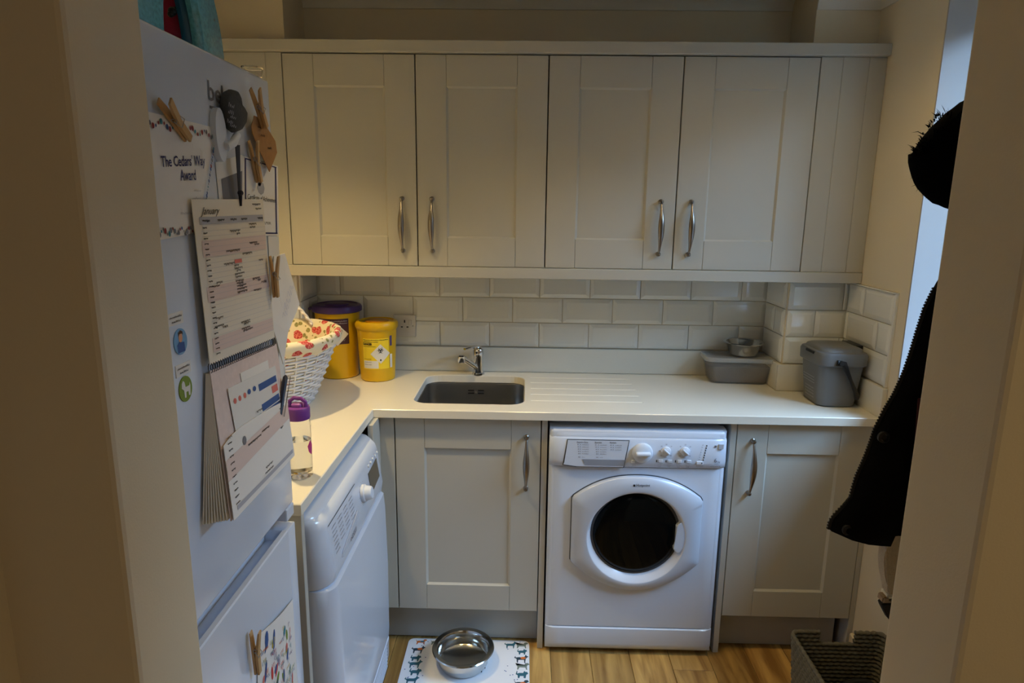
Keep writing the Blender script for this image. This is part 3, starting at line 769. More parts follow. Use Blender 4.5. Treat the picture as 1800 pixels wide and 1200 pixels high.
# ------------------------------------------------------------ fridge freezer
XF = -.07
root = thing('fridge_freezer', 'tall white fridge freezer at left with papers and pegs on its door', 'fridge', (-.37, -1.05, 0))
FY0, FY1 = -1.335, -.766
part('cabinet', box(-.70, -.128, FY0, FY1+.002, .02, 1.800, .004), m_white2, root)
part('door', box(-.122, XF, FY0, FY1, .9265, 1.808, .006, 3), m_white, root, smooth=SM, label='upper fridge door')
part('finger_recess', box(-.127, -.1225, FY0, FY1-.04, .84, .93), m_white2, root)
part('recess_end_block', box(-.122, XF, FY1-.043, FY1, .8975, .9262, .003), m_white, root)
bm = poly([(-.122, FY0, .06), (XF, FY0, .06), (XF, FY0, .8765), (XF-.0025, FY0, .879), (-.082, FY0, .879), (-.088, FY0, .856), (-.122, FY0, .852)], (0, 1, 0), FY1-.043-FY0)
box(-.122, XF, FY1-.0435, FY1, .06, .879, .0025, 2, bm=bm)
part('door', bm, m_white, root, smooth=SM, label='lower freezer door')
part('plinth_grille', box(-.16, -.10, FY0+.01, FY1-.01, .0, .055), m_wgrey, root)
# maker's name and line under it
def ff(o=.0008): return lambda y, z: (XF+o, y, z)
bm = text('beko', .052, lambda a, b: (XF+.0008, -1.027+a*.93, 1.733+b*.82), .0008)
part('lettering', bm, m_grey, root)
part('badge_bar', box(XF, XF+.0012, -1.022, -.955, 1.7205, 1.7245), m_grey, root)

def yz(px, py, o=0): p = at(px, py, 0, XF+o); return (p.y, p.z)
def sheet(name, corners, o, m, parent=None, th=.0006, bend=0, nu=8, nv=8, bendv=0):
    """paper from four corners (TL, TR, BR, BL) as (y, z) or (x, y, z); bend pushes its middle out"""
    P = [Vector(c) if len(c) == 3 else Vector((XF+o, c[0], c[1])) for c in corners]
    b = bmesh.new(); g = {}
    for s in (0, 1):
        for i in range(nu+1):
            for j in range(nv+1):
                u, v = i/nu, j/nv
                p = (P[0]*(1-u)+P[1]*u)*(1-v) + (P[3]*(1-u)+P[2]*u)*v
                p = p + Vector((bend*math.sin(PI*u) + bendv*v*v + (th if s else 0), 0, 0))
                g[s, i, j] = b.verts.new(p)
        for i in range(nu):
            for j in range(nv): b.faces.new((g[s, i, j], g[s, i+1, j], g[s, i+1, j+1], g[s, i, j+1]))
    for i in range(nu):
        for j in (0, nv): b.faces.new((g[0, i, j], g[0, i+1, j], g[1, i+1, j], g[1, i, j]))
    for j in range(nv):
        for i in (0, nu): b.faces.new((g[0, i, j], g[0, i, j+1], g[1, i, j+1], g[1, i, j]))
    ob = part(name, b, m, parent, smooth=SM)
    def fn(u, v, lift=.0005):
        p = (P[0]*(1-u)+P[1]*u)*(1-v) + (P[3]*(1-u)+P[2]*u)*v
        return p + Vector((bend*math.sin(PI*max(0, min(1, u))) + bendv*v*v + th + lift, 0, 0))
    return ob, fn
def peg(label, p0, p1, o0=.004, width=.011, open_=.22, flat=False):
    """clothes peg: two wooden arms and a wire spring; p0 = back end, p1 = nose, as (y, z) on the door"""
    a, b = Vector((XF+o0, p0[0], p0[1])), Vector((XF+o0, p1[0], p1[1])); ax = (b-a); L = ax.length; ax.normalize()
    nrm = Vector((1, 0, 0)); sd = ax.cross(nrm).normalized()
    root = thing('clothes_peg', label, 'peg', tuple((a+b)/2), 'wooden clothes pegs on the fridge')
    for s in (0, 1):
        # arm profile along ax (t) and depth (d); opened towards the back end
        th = .005
        prof = [(0, 0), (L*.55, 0), (L, 0), (L, th*.7), (L*.62, th), (L*.2, th*.9), (0, th*.6)]
        bm = bmesh.new(); r0, r1 = [], []
        for t, d in prof:
            k = t/L
            gap = .0085*(1-k/.62) if k < .62 else 0
            dep = (.0005 + d - gap*.15) if s == 0 else (.011 - d + gap)
            if s == 0: dep = max(.0005, dep)
            r0.append(a+ax*t+nrm*dep+sd*width/2); r1.append(a+ax*t+nrm*dep-sd*width/2)
        part('arm', loft([r0, r1], bm=bm), m_peg, root)
    c = a+ax*L*.42+nrm*.0085
    bm = bmesh.new()
    for k in (-.5, 0, .5):
        pts = [c+sd*width*1.1*k+(ax*math.cos(t)+nrm*math.sin(t))*.0038 for t in [2*PI*i/10 for i in range(11)]]
        tube(pts, .0007, 5, bm)
    tube([c-sd*width*.7, c-sd*width*.7+ax*.012+nrm*.006, c+sd*width*.7+ax*.012+nrm*.006, c+sd*width*.7], .0007, 5, bm)
    part('spring', bm, m_steel, root)
    return root

# award sheet
root = thing('award_certificate', 'white award sheet with beaded border pegged on the fridge door', 'paper', (XF+.002, -1.13, 1.6))
ob, fn = sheet('page', [(-1.235, 1.690), yz(378, 225), yz(345, 408), (-1.235, 1.520)], .001, m_paper, root, bend=.002)
TLy, Wd = -1.235, .0
p0, p1 = yz(378, 225), yz(345, 408)
def aw(y, z): return (XF+.0045, y, z)
bm = bmesh.new()
def fit(s, size, pl, pr, bm, bold=.0003, vs=1):
    b = text(s, size, lambda a, c: (a, c, 0), bold); w_ = max(v.co.x for v in b.verts); k_ = (pr[0]-pl[0])/w_
    for v in b.verts: v.co = Vector(aw(pl[0]+v.co.x*k_, pl[1]+(pr[1]-pl[1])*v.co.x/w_+v.co.y*vs))
    return merge(bm, b)
fit("The Cedars' Way", .0205, yz(284, 293, .0045), yz(361, 290, .0045), bm)
fit('Award', .0215, yz(318, 317, .0045), yz(345, 316, .0045), bm)
part('lettering', bm, m_navy, root)
bm = bmesh.new(); scribble(-1.104, 1.5895, .022, .003, aw, bm, .0004, 1); scribble(-1.112, 1.576, .05, .006, aw, bm, .0005, 2); scribble(-1.148, 1.555, .035, .005, aw, bm, .0005, 3); scribble(-1.09, 1.552, .02, .004, aw, bm, .0005, 4)
part('handwriting', bm, m_ltgrey, root)
beads = {0: bmesh.new(), 1: bmesh.new(), 2: bmesh.new(), 3: bmesh.new()}
rnd = random.Random(4)
for i in range(30):
    t = i/29; y = -1.228+.208*t; z = 1.677+.004*math.sin(i*1.1) + .002*t; k = rnd.randint(0, 3); s = rnd.uniform(.0016, .0046)
    disc(y, z, s*.8, s, aw, beads[k], 10)
    disc(-1.228+.145*t, 1.5325+.004*math.sin(i*1.3), s*.8, s, aw, beads[(k+1) % 4], 10)
    zz = 1.672-.135*t; disc(-1.022-.065*t, zz, s*.55, s*.8, aw, beads[(k+2) % 4], 10)
for k, m in enumerate((m_blue, m_teal, mat('bead_red', (150, 60, 62), .7), m_grey)): part('bead_border', beads[k], m, root, kind='stuff')
peg('light wooden peg on the award sheet, leftmost of the fridge pegs', yz(281, 177, .009), yz(329, 244, .009), .005)

# round white ring hook with black cord for the calendar
root = thing('magnetic_hook', 'white plastic hook with a navy ribbon holding up the calendar', 'hook', (XF+.003, -.96, 1.68))
def oval(cy, cz, ry, rz, o, th, m, name, tilt=0, parent=None, wid=None):
    pts = []
    for i in range(28):
        a = 2*PI*i/28; dy, dz = ry*math.cos(a), rz*math.sin(a)
        pts.append((XF+o, cy+dy*math.cos(tilt)-dz*math.sin(tilt), cz+dy*math.sin(tilt)+dz*math.cos(tilt)))
    b = poly(pts, (1, 0, 0), th); bmesh.ops.bevel(b, geom=[e for e in b.edges if len(e.link_faces) == 2 and e.calc_face_angle(0) > 1], offset=min(th*.3, .0025), segments=3, affect='EDGES')
    return part(name, b, m, parent, smooth=SM)
oval(*yz(387, 237, .008), .019, .042, .0005, .010, m_white2, 'hook_plate', .04, root)
c = yz(402, 244)
bm = tube([(XF+.006, *yz(392, 254, .006)), (XF+.014, *yz(400, 257, .014)), (XF+.018, *yz(410, 251, .018)), (XF+.014, *yz(417, 237, .014))], [.0075, .0075, .007, .006], 12)
part('hook_arm', bm, m_white2, root, smooth=SM)
bm = bmesh.new()
A, B_ = yz(399, 256), yz(411, 345)
for dy in (-.004, .003):
    poly([(XF+.018, A[0]+dy-.006, A[1]), (XF+.018, A[0]+dy+.004, A[1]+.002), (XF+.010, B_[0]+dy*.3+.002, B_[1]), (XF+.010, B_[0]+dy*.3-.003, B_[1])], (1, 0, 0), .0012, bm)
bm = tube([(XF+.012, B_[0], B_[1]+.004), (XF+.010, B_[0]+.002, B_[1]-.016)], [.003, .0022], 6, bm)
ball((XF+.012, B_[0], B_[1]+.006), .005, seg=10, bm=bm)
part('ribbon', bm, mat('navy_ribbon', (26, 30, 48), .6), root)
# grey blurred leaflet below the hook
ob, fn = sheet('leaflet', [yz(377, 285), yz(424, 272), yz(424, 352), yz(384, 352)], .0008, m_labwhite)
tag(ob, 'small white and grey leaflet half hidden behind the top of the calendar', 'paper')
bm = bmesh.new(); shape([(.15, .45), (1, .35), (1, 1), (.15, 1)], fn, bm); part('printed_block', bm, m_grey, ob)

# slate stone magnet
pts = [(400, 157), (408, 159), (412, 168), (414, 182), (420, 190), (425, 200), (424, 216), (416, 229), (405, 233), (398, 228), (394, 214), (391, 200), (386, 186), (387, 172), (392, 161)]
P = [yz(p[0]+5, p[1], .012) for p in pts]; cy = sum(p[0] for p in P)/len(P); cz = sum(p[1] for p in P)/len(P)
rings = [[(XF+o, cy+(p[0]-cy)*s, cz+(p[1]-cz)*s) for p in P] for s, o in ((.93, .006), (1, .009), (1, .013), (.93, .018), (.8, .021))]
o = part('stone_magnet', loft(rings), m_stone, None, smooth=SM); tag(o, 'dark grey slate stone with scratched writing stuck on the fridge', 'magnet')
bm = bmesh.new(); fs = lambda y, z: (XF+.0215, y, z)
for i, (px, py) in enumerate(((401, 185), (400, 197), (404, 205), (399, 213), (404, 220))): a = yz(px+3, py, .021); scribble(a[0]-.006, a[1]-.004, .022, .009, fs, bm, .0006, i+5)
part('scratched_writing', bm, m_ltgrey, o)
o = bpy.data.objects['stone_magnet']
part('magnet_disc', xf(cyl((0, 0, 0), (.0065, 0, 0), .012), Matrix.Translation((XF+.0002, cy, cz))), m_black, o)

# brown card leaf tag and its peg
o = part('card_tag', poly([(XF+.010, *yz(p[0], p[1], .011)) for p in ((447, 203), (442, 222), (444, 234), (458, 268), (474, 302), (487, 268), (484, 248), (470, 225), (458, 208))], (1, 0, 0), .0012), mat('brown_card', (168, 122, 72), .8, noise=.15, nscale=80), None)
tag(o, 'brown diamond-shaped card tag hanging from a peg by the fridge corner', 'tag')
bm = bmesh.new(); fs = lambda y, z: (XF+.0117, y, z)
for i, (px, py) in enumerate(((452, 225), (458, 240), (470, 262))): a = yz(px, py, .011); scribble(a[0], a[1], .02, .006, fs, bm, .0006, i+15)
part('handwriting', bm, m_ink, o)
peg('wooden peg holding the brown card tag, highest on the fridge', yz(443, 156, .017), yz(465, 224, .017), .0125)
# achievement certificate
root = thing('achievement_certificate', 'white certificate with navy border pegged at the far edge of the fridge door', 'paper', (XF+.002, -.83, 1.58))
ob, fn = sheet('page', [yz(424, 273), yz(487, 292), yz(489, 414), yz(425, 414)], .001, m_paper, root)
bm = bmesh.new()
for a in ((.06, .02, .95, .035), (.90, .02, .94, .97), (.06, .955, .95, .975), (.06, .02, .09, .97)): rect(a[0], a[1], a[2], a[3], fn, bm)
part('border', bm, m_navy, root)
bm = text('Certificate of Achievement', .15, lambda a, b: fn(.12+a*.49, .53-b*.62), bm=None, shear=.1)
scribble(.45, .80, .3, .05, lambda u, v: fn(u, 1.65-v if False else v), bm, .004, 5)
part('lettering', bm, m_ink, root)
bm = bmesh.new(); disc(.48, .36, .10, .09, fn, bm, 8); disc(.44, .28, .05, .07, fn, bm, 8)
part('emblem', bm, m_ltgrey, root)
peg('narrow wooden peg on the certificate with the navy border', yz(440, 247, .008), yz(455, 320, .008), .0035, .009)

# wall calendar
root = thing('wall_calendar', 'long cream January wall calendar with handwriting hanging on the fridge door', 'calendar', (XF+.004, -.96, 1.31))
UL, UR, LR, LL = yz(335, 350, .008), yz(461, 350, .008), yz(482, 594, .012), yz(368, 641, .012)
ob, fn = sheet('upper_page', [(XF+.008, *UL), (XF+.008, *UR), (XF+.012, *LR), (XF+.012, *LL)], 0, m_paper2, root, th=.001)
bm = bmesh.new(); rect(.06, .105, .97, .15, fn, bm); part('header_bar', bm, m_ltgrey, root)
bm = bmesh.new()
for a, b_ in ((.245, .345), (.525, .62), (.845, .935)): rect(.06, a, .985, b_, fn, bm)
part('pink_bands', bm, m_pink, root)
bm = bmesh.new()
for i in range(25): v = .155+i*.0325; rect(.07, v, .985, v+.0012, lambda u, w_: fn(u, w_, .0008), bm)
part('ruled_lines', bm, m_ltgrey, root)
bm = bmesh.new(); f2 = lambda u, v: fn(u, v, .0012)
text('January', .115, lambda a, b: f2(.09+a*.62, .090-b*.55), .0, bm=bm, shear=.6)
for i, u in enumerate((.09, .28, .45, .61, .87)): scribble(u, .118, .09, .02, f2, bm, .003, i)
def hw(u, v, wd, h=.022, s=0): scribble(u, v-h, wd, h, f2, bm, .0028, s)
for i in range(25): hw(.085, .175+i*.0325, .05, .013, 100+i)
for i, (u, v, wd) in enumerate([(.80, .045, .14), (.85, .075, .1), (.72, .175, .12), (.73, .195, .09), (.43, .21, .15), (.52, .23, .05), (.70, .30, .13), (.78, .315, .08), (.35, .335, .2), (.58, .365, .15), (.30, .415, .15),
     (.44, .435, .07), (.44, .452, .12), (.47, .468, .06), (.44, .49, .14), (.44, .51, .1), (.44, .535, .12), (.45, .552, .1), (.45, .57, .14), (.45, .59, .15), (.45, .61, .15), (.83, .425, .07), (.18, .52, .08), (.12, .54, .1), (.70, .545, .12), (.78, .56, .05), (.84, .58, .09), (.70, .625, .13), (.12, .74, .1), (.10, .79, .12), (.2, .805, .07), (.46, .815, .14), (.5, .83, .1), (.46, .86, .13), (.48, .875, .15)]): hw(u, v, wd, .02, i)
part('handwriting', bm, m_ink, root)
bm = bmesh.new(); rect(.455, .385, .56, .41, lambda u, v: fn(u, v, .001), bm); part('red_sticker', bm, m_salmon, root)
# lower block: pages fanning out, card with pocket
Xb = XF+.046
LT, RT = (XF+.010, *yz(368, 652, .010)), (XF+.010, *yz(485, 604, .010))
LB, RB = (Xb, *yz(405, 916, .046)), (Xb, *yz(513, 801, .046))
NP = 9
for i in range(NP):
    t = i/NP
    lb = Vector((XF+.004+.040*t, LB[1]-.006+.006*t, LB[2]+.006*t-.004)); rb = Vector((XF+.004+.040*t, RB[1]-.004, RB[2]+.002))
    a = Vector(LT)+Vector((-.006+.005*t, -.001, -.004)); c_ = Vector(RT)+Vector((-.006+.005*t, 0, -.004))
    sheet('calendar_page', [a, c_, rb, lb], 0, m_paper2, root, th=.0022, bend=0, nu=1, nv=6)
ob, fl = sheet('pocket_card', [LT, RT, RB, LB], 0, m_pinkpat, root, th=.0012, nu=4, nv=6)
bm = bmesh.new()
top = [(0, .50), (.10, .47), (.25, .455), (.5, .462), (.75, .475), (1.0, .50)]
n = 12; fp = lambda u, v, l=.004: fl(u, v, l)
pts = top + [(1, .995), (0, .995)]
b0 = [bm.verts.new(fp(*p)) for p in pts]; b1 = [bm.verts.new(fp(p[0], p[1], .0048)) for p in pts]
bm.faces.new(b0); bm.faces.new(b1)
for i in range(len(pts)): bm.faces.new((b0[i], b0[(i+1) % len(pts)], b1[(i+1) % len(pts)], b1[i]))
part('pocket', bm, m_paper, root)
bm = bmesh.new(); f3 = lambda u, v: fl(u, v, .0055)
shape([(.0, .60), (1, .53), (1, .66), (.0, .74)], lambda u, v: fl(u, v, .0051), bm); part('pink_bands', bm, m_pink, root)
bm = bmesh.new(); rect(.06, .925, .97, .955, f3, bm); part('footer_bar', bm, m_ltgrey, root)
bm = bmesh.new()
for i in range(10): scribble(.05, .50+i*.045, .05, .014, f3, bm, .003, 300+i)
for i, (u, v, wd) in enumerate([(.48, .42, .09), (.30, .60, .2), (.52, .585, .12), (.50, .86, .12), (.48, .895, .14), (.84, .43, .1), (.84, .46, .08), (.84, .52, .09), (.82, .67, .05), (.05, .46, .06)]): scribble(u, v, wd, .02, f3, bm, .003, 330+i)
part('handwriting', bm, m_ink, root)
bm = bmesh.new(); disc(.26, .56, .026, .032, f3, bm, 10); part('balloon_print', bm, m_grey, root)
# spiral binding
bm = bmesh.new(); K = 34
for i in range(K):
    t = (i+.5)/K; p = Vector((XF+.0115, LL[0]*(1-t)+LR[0]*t, LL[1]*(1-t)+LR[1]*t-.006))
    pts = [p+Vector((.0035*math.sin(a), 0, .0085*math.cos(a))) for a in [2*PI*j/10 for j in range(10)]]
    tube(pts, .0007, 5, bm)
part('spiral_binding', bm, m_wgrey, root)
# sticker sheets and pen in the pocket
SH = [(.12, .16), (.86, .045), (.80, .40), (.14, .46)]
def shp(name, label, uv, lift, m):
    c = [fl(u, v, lift) for u, v in uv]
    ob, f = sheet(name, c, 0, m, None, th=.0006, nu=2, nv=2); tag(ob, label, 'paper'); return ob, f
shp('card_sheet', 'plain pale card behind the sticker sheet in the calendar pocket', [(.36, .10), (.80, .10), (.80, .5), (.38, .5)], .0006, m_paper)
ob, f = shp('sticker_sheet', 'sticker sheet with blue bars and small balloons in the calendar pocket', [(.16, .16), (.90, .17), (.92, .62), (.20, .64)], .0020, m_labwhite)
bm = bmesh.new()
for v in (.17, .52): rect(.56, v, .97, v+.12, f, bm)
rect(.56, .66, .97, .80, f, bm)
for u in (.36, .47): disc(u, .20, .035, .045, f, bm, 8)
part('blue_print', bm, m_blue, ob)
bm = bmesh.new()
for u in (.08, .17, .27): disc(u, .22, .028, .045, f, bm, 8)
rect(.83, .33, .97, .46, f, bm); rect(.03, .74, .52, .84, f, bm)
part('salmon_print', bm, m_salmon, ob)
bm = bmesh.new(); rect(.03, .64, .52, .72, f, bm); part('teal_print', bm, mat('print_sage', (150, 178, 180), .7), ob)
a, b_ = Vector(fl(1.0, .30, .008)), Vector(fl(.86, .58, .0025))
root = thing('pen', 'dark blue pen clipped in the top of the calendar pocket', 'pen', tuple(b_))
part('barrel', tube([b_, a-(a-b_)*.12, a, a+(a-b_)*.06], [.0045, .005, .0048, .002], 12), mat('pen_navy', (38, 44, 66), .3), root, smooth=SM)
part('clip', tube([a+Vector((.004, 0, .002)), a+(a-b_)*.02+Vector((.009, .003, 0)), b_*.45+a*.55+Vector((.008, .005, 0)), b_+Vector((.006, .006, -.006))], .0008, 6), m_pewter, root)

# folded paper and peg at the fridge corner
o = part('folded_paper', poly([(XF+.003, *yz(478, 450)), (XF+.003, *yz(497, 445)), (XF+.012, *yz(516, 534)), (XF+.014, *yz(493, 585)), (XF+.012, *yz(487, 640)), (XF+.005, *yz(470, 560))], (1, 0, 0), .0016), m_paper, None)
tag(o, 'creased white paper hanging off the far edge of the fridge door', 'paper')
bm = bmesh.new()
for i in range(5): a = yz(484+i*3, 560-i*12); scribble(a[0], a[1], .03, .02, lambda y, z: (XF+.0152, y, z), bm, .0006, 40+i)
part('pen_marks', bm, mat('print_lilac', (178, 178, 205), .7), o)
o2, f = sheet('notice_sheet', [yz(470, 415), yz(489, 415), yz(500, 700), yz(486, 720)], .0008, m_labwhite); tag(o2, 'narrow white notice at the far edge of the fridge behind the calendar', 'paper')
peg('wooden peg holding the creased paper beside the calendar', yz(477, 450, .02), yz(484, 522, .02), .016, .009)

# two round picture stickers with their caption strips
def badge(px, py, r, m, label, kind):
    c = yz(px, py); o = oval(c[0], c[1], r*.95, r, .0003, .0012, m, 'round_sticker', 0, None)
    tag(o, label, 'sticker'); g = lambda y, z: (XF+.0019, c[0]+y, c[1]+z)
    if kind == 0:
        b = bmesh.new(); shape([(-.010, -.016), (.010, -.016), (.009, -.002), (-.006, .0), (-.011, -.004)], g, b); part('figure_jumper', b, m_blue, o)
        b = bmesh.new(); disc(-.0005, .006, .0055, .0075, g, b); part('figure_face', b, mat('print_skin', (214, 160, 125), .7), o)
        g2 = lambda y, z: (XF+.0021, c[0]+y, c[1]+z)
        b = bmesh.new(); shape([(-.006, .008), (-.006, .014), (0, .017), (.006, .014), (.006, .009), (.003, .0115), (-.003, .0115)], g2, b); part('figure_hair', b, mat('print_brown', (72, 48, 34), .7), o)
    else:
        b = bmesh.new(); shape([(-.011, .010), (-.007, .014), (-.003, .011), (-.001, .003), (.010, .003), (.012, .008), (.013, .002), (.011, -.012), (.007, -.012), (.006, -.005), (0, -.005), (-.001, -.013), (-.005, -.013), (-.006, -.001), (-.012, .003)], g, b); part('dog_print', b, m_labwhite, o)
badge(316, 600, .0195, mat('print_sky', (120, 165, 205), .7), 'round blue sticker with a cartoon boy on the fridge door', 0)
badge(325, 683, .0195, m_green, 'round green sticker with a white dog on the fridge door', 1)
for (a, lab) in (((308, 560), 'small text strip above the blue round sticker'), ((322, 648), 'small text strip above the green round sticker')):
    c = yz(*a); o = part('caption_strip', box(XF+.0002, XF+.0010, c[0]-.022, c[0]+.020, c[1]-.009, c[1]+.009), m_labwhite, None); tag(o, lab, 'sticker')
    bm = bmesh.new(); g = lambda y, z: (XF+.0014, y, z)
    scribble(c[0]-.018, c[1]+.001, .034, .004, g, bm, .0005, 7); scribble(c[0]-.012, c[1]-.006, .024, .004, g, bm, .0005, 8); part('printed_text', bm, m_ink, o)

# child's drawing on the lower door
root = thing('child_drawing', 'colourful felt-pen drawing on white paper pegged to the lower freezer door', 'paper', (XF+.002, -.92, .64))
cs = [yz(452, 1116), yz(513, 1052), (-.815, .42), (-1.06, .42)]
ob, f = sheet('page', cs, .0015, m_paper, root, bend=.006)
cols = [m_red, m_blue, m_teal, m_green, m_orange, m_yel, m_purple, m_salmon]
rnd = random.Random(11); bms = [bmesh.new() for _ in cols]; g = lambda u, v: f(u, v, .0007)
for i in range(34):
    u, v = rnd.uniform(.1, .93), rnd.uniform(.05, .95); k = rnd.randint(0, 7); t = rnd.uniform(-.8, .8); L_, w_ = rnd.uniform(.025, .075), rnd.uniform(.016, .04)
    shape([(u+L_*math.sin(t)*math.cos(a)*.6+w_*math.sin(a)*math.cos(t), v+L_*math.cos(t)*math.cos(a)) for a in [2*PI*j/9 for j in range(9)]], g, bms[k])
for i in range(120):
    scribble(rnd.uniform(.03, .85), rnd.uniform(.08, .92), rnd.uniform(.04, .12), rnd.uniform(.02, .08), lambda u, v: f(u, v, .0011), bms[rnd.randint(0, 7)], .0028, i)
for k, b in enumerate(bms): part('felt_pen_marks', b, cols[k], root)
peg('wooden peg on the felt-pen drawing, lowest on the freezer door', yz(443, 1110, .01), yz(452, 1182, .01), .006, .011)

# things on top of the fridge
root = thing('toy_arch', 'blue glittery arch-shaped toy on top of the fridge', 'toy', (-.17, -.98, 1.80))
cy, cz = -1.022, 1.79
def arch(r0, r1, x0, x1, name, m, par, n=34, z0=2.3, z1=1.42):
    rings = []
    for i in range(n+1):
        a = PI*i/n; c, s0, s1 = math.cos(a), math.sin(a)*z0, math.sin(a)*z1; b_ = cz+.0115
        rings.append([(x0, cy+r0*c, b_+r0*s0), (x0, cy+r1*c, b_+r1*s1), (x1-.006, cy+r1*c, b_+r1*s1), (x1, cy+(r1-.008)*c, b_+(r1-.008)*s1), (x1, cy+(r0+.006)*c, b_+(r0+.006)*s0), (x1-.008, cy+r0*c, b_+r0*s0)])
    return part(name, loft(rings), m, par, smooth=SM)
arch(.056, .142, -.116, -.100, 'glitter_front', m_blueglit, root)
arch(.054, .136, -.132, -.117, 'blue_back', m_bluedk, root)
pc = at(309, 55, 0, -.185)
o = part('pink_toy', lathe([(.040, 1.8005), (.046, 1.82), (.048, 1.90), (.044, 1.95), (.03, 1.975), (0, 1.98)], -.185, pc.y, 28, cap1=False), m_hotpink, None, smooth=SM); tag(o, 'hot pink rounded toy standing behind the blue arch on the fridge', 'toy')
b = bmesh.new()
for q, rr0 in (((303, 20), .007), ((309, 17), .005), ((300, 25), .005)): p = at(q[0], q[1], 0, -.138); ball(p, rr0, seg=10, bm=b)
part('black_trim', b, m_black, o)
p = at(330, -8, 0, -.17)
o = part('white_plush', ball(p, .045, .8, 1.15, .55, 20), mat('grey_white_plush', (190, 182, 180), .95, bump=.8, bscale=250), None, smooth=True); tag(o, 'pale grey fluffy toy resting on top of the blue arch', 'toy')
bm = loft([rr(-.115, -.80, .075, .05, .012, z, 4) for z in (1.8003, 1.803)]); 
tb = thing('plastic_box', 'small clear plastic box at the far corner of the fridge top', 'box', (-.115, -.80, 1.80))
P2 = (-.092, -.788)
part('tray', loft([rr(P2[0], P2[1], .030, .030, .010, 1.8085, 5), rr(P2[0], P2[1], .034, .034, .010, 1.824, 5), rr(P2[0], P2[1], .031, .031, .009, 1.824, 5), rr(P2[0], P2[1], .027, .027, .009, 1.811, 5)]), m_clear, tb, smooth=SM)
bm.free()
part('lid', loft([rr(P2[0], P2[1], .036, .036, .011, 1.8245, 5), rr(P2[0], P2[1], .036, .036, .011, 1.8275, 5)]), m_clear, tb)

# ------------------------------------------------------------ sharps bins
def wrapfn(cx, cy, r0, r1, z0, z1, th0, lift=.0006):
    """(s, z) on a tapered drum; s runs right from angle th0, metres"""
    def f(s, z, l=0):
        r = r0+(r1-r0)*(z-z0)/(z1-z0)+lift+l; a = th0+s/r
        return (cx+r*math.cos(a), cy+r*math.sin(a), z)
    return f
def gridrect(s0, z0, s1, z1, f, bm, n=10, l=0):
    for i in range(n):
        a, b = s0+(s1-s0)*i/n, s0+(s1-s0)*(i+1)/n
        bm.faces.new([bm.verts.new(f(*q, l)) for q in ((a, z0), (b, z0), (b, z1), (a, z1))])
    return bm
def diamond(s, z, r, f, bm, l):
    n = 8
    for i in range(n):
        a, b = -r+2*r*i/n, -r+2*r*(i+1)/n; ha, hb = r-abs(a), r-abs(b)
        pts = [(s+a, z-ha), (s+b, z-hb), (s+b, z+hb), (s+a, z+ha)]
        if ha < 1e-6: pts = pts[1:]
        elif hb < 1e-6: pts = [pts[0], pts[1], pts[3]]
        bm.faces.new([bm.verts.new(f(p[0], p[1], l)) for p in pts])
    return bm
def ringseg(s, z, r0, r1, a0, a1, f, bm, l, n=10):
    for i in range(n):
        t0, t1 = a0+(a1-a0)*i/n, a0+(a1-a0)*(i+1)/n
        bm.faces.new([bm.verts.new(f(s+r*math.cos(t), z+r*math.sin(t), l)) for r, t in ((r0, t0), (r1, t0), (r1, t1), (r0, t1))])
def biohazard(s, z, R_, f, bm, l):
    for k in range(3):
        a = PI/2+k*2*PI/3; cx, cz_ = s+R_*.52*math.cos(a), z+R_*.52*math.sin(a)
        n = 14; a0, a1 = a+.55, a+2*PI-.55      # crescent open to the outside
        for i in range(n):
            t0, t1 = a0+(a1-a0)*i/n, a0+(a1-a0)*(i+1)/n
            w0 = .30*math.sin(PI*i/n)+.02; w1 = .30*math.sin(PI*(i+1)/n)+.02
            bm.faces.new([bm.verts.new(f(cx+R_*.50*rr_*math.cos(t), cz_+R_*.50*rr_*math.sin(t), l)) for rr_, t in ((1-w0, t0), (1, t0), (1, t1), (1-w1, t1))])
    ringseg(s, z, R_*.42, R_*.54, 0, 2*PI, f, bm, l+.00015, 20)
    ringseg(s, z, R_*.0, R_*.16, 0, 2*PI, f, bm, l, 8)
def sharps(name, label, cx, cy, rb, rt, ztop, lidm, dark, th0):
    root = thing(name, label, 'bin', (cx, cy, ZT), 'yellow sharps bins')
    zb = ZT+.0005
    part('drum', lathe([(rb-.004, zb), (rb, zb+.004), (rt, ztop-.028)], cx, cy, 56), m_yellow, root, smooth=SM)
    if dark:
        part('lid', lathe([(rt+.002, ztop-.034), (rt+.010, ztop-.030), (rt+.010, ztop-.016), (rt+.006, ztop-.008), (rt-.006, ztop-.004), (rt-.010, ztop-.008), (0, ztop-.008)], cx, cy, 56, cap1=False), lidm, root, smooth=SM)
        l = bpy.data.objects[root.name].children[-1]
        part('lid_flap', lathe([(rt*.55, ztop-.0075), (rt*.55, ztop-.003), (rt*.5, ztop-.001), (0, ztop-.001)], cx, cy-.005, 40, cap1=False), lidm, l, smooth=SM)
        part('lid_hinge', box(cx-rt-.022, cx-rt+.01, cy-.03, cy+.01, ztop-.026, ztop-.018, .003), lidm, l)
    else:
        part('lid', lathe([(rt+.001, ztop-.034), (rt+.006, ztop-.026), (rt+.007, ztop-.012), (rt+.002, ztop-.003), (rt-.008, ztop), (rt-.012, ztop-.006), (0, ztop-.007)], cx, cy, 56, cap1=False), lidm, root, smooth=SM)
        l = bpy.data.objects[root.name].children[-1]
        part('lid_flap', lathe([(rt*.60, ztop-.0065), (rt*.60, ztop-.002), (rt*.5, ztop-.0005), (0, ztop-.0005)], cx, cy+.008, 40, cap1=False), mat('sharps_orange', (205, 140, 10), .4), l, smooth=SM)
    f = wrapfn(cx, cy, rb, rt, zb, ztop-.028, th0)
    return root, f, zb
TH = -PI/2+.10
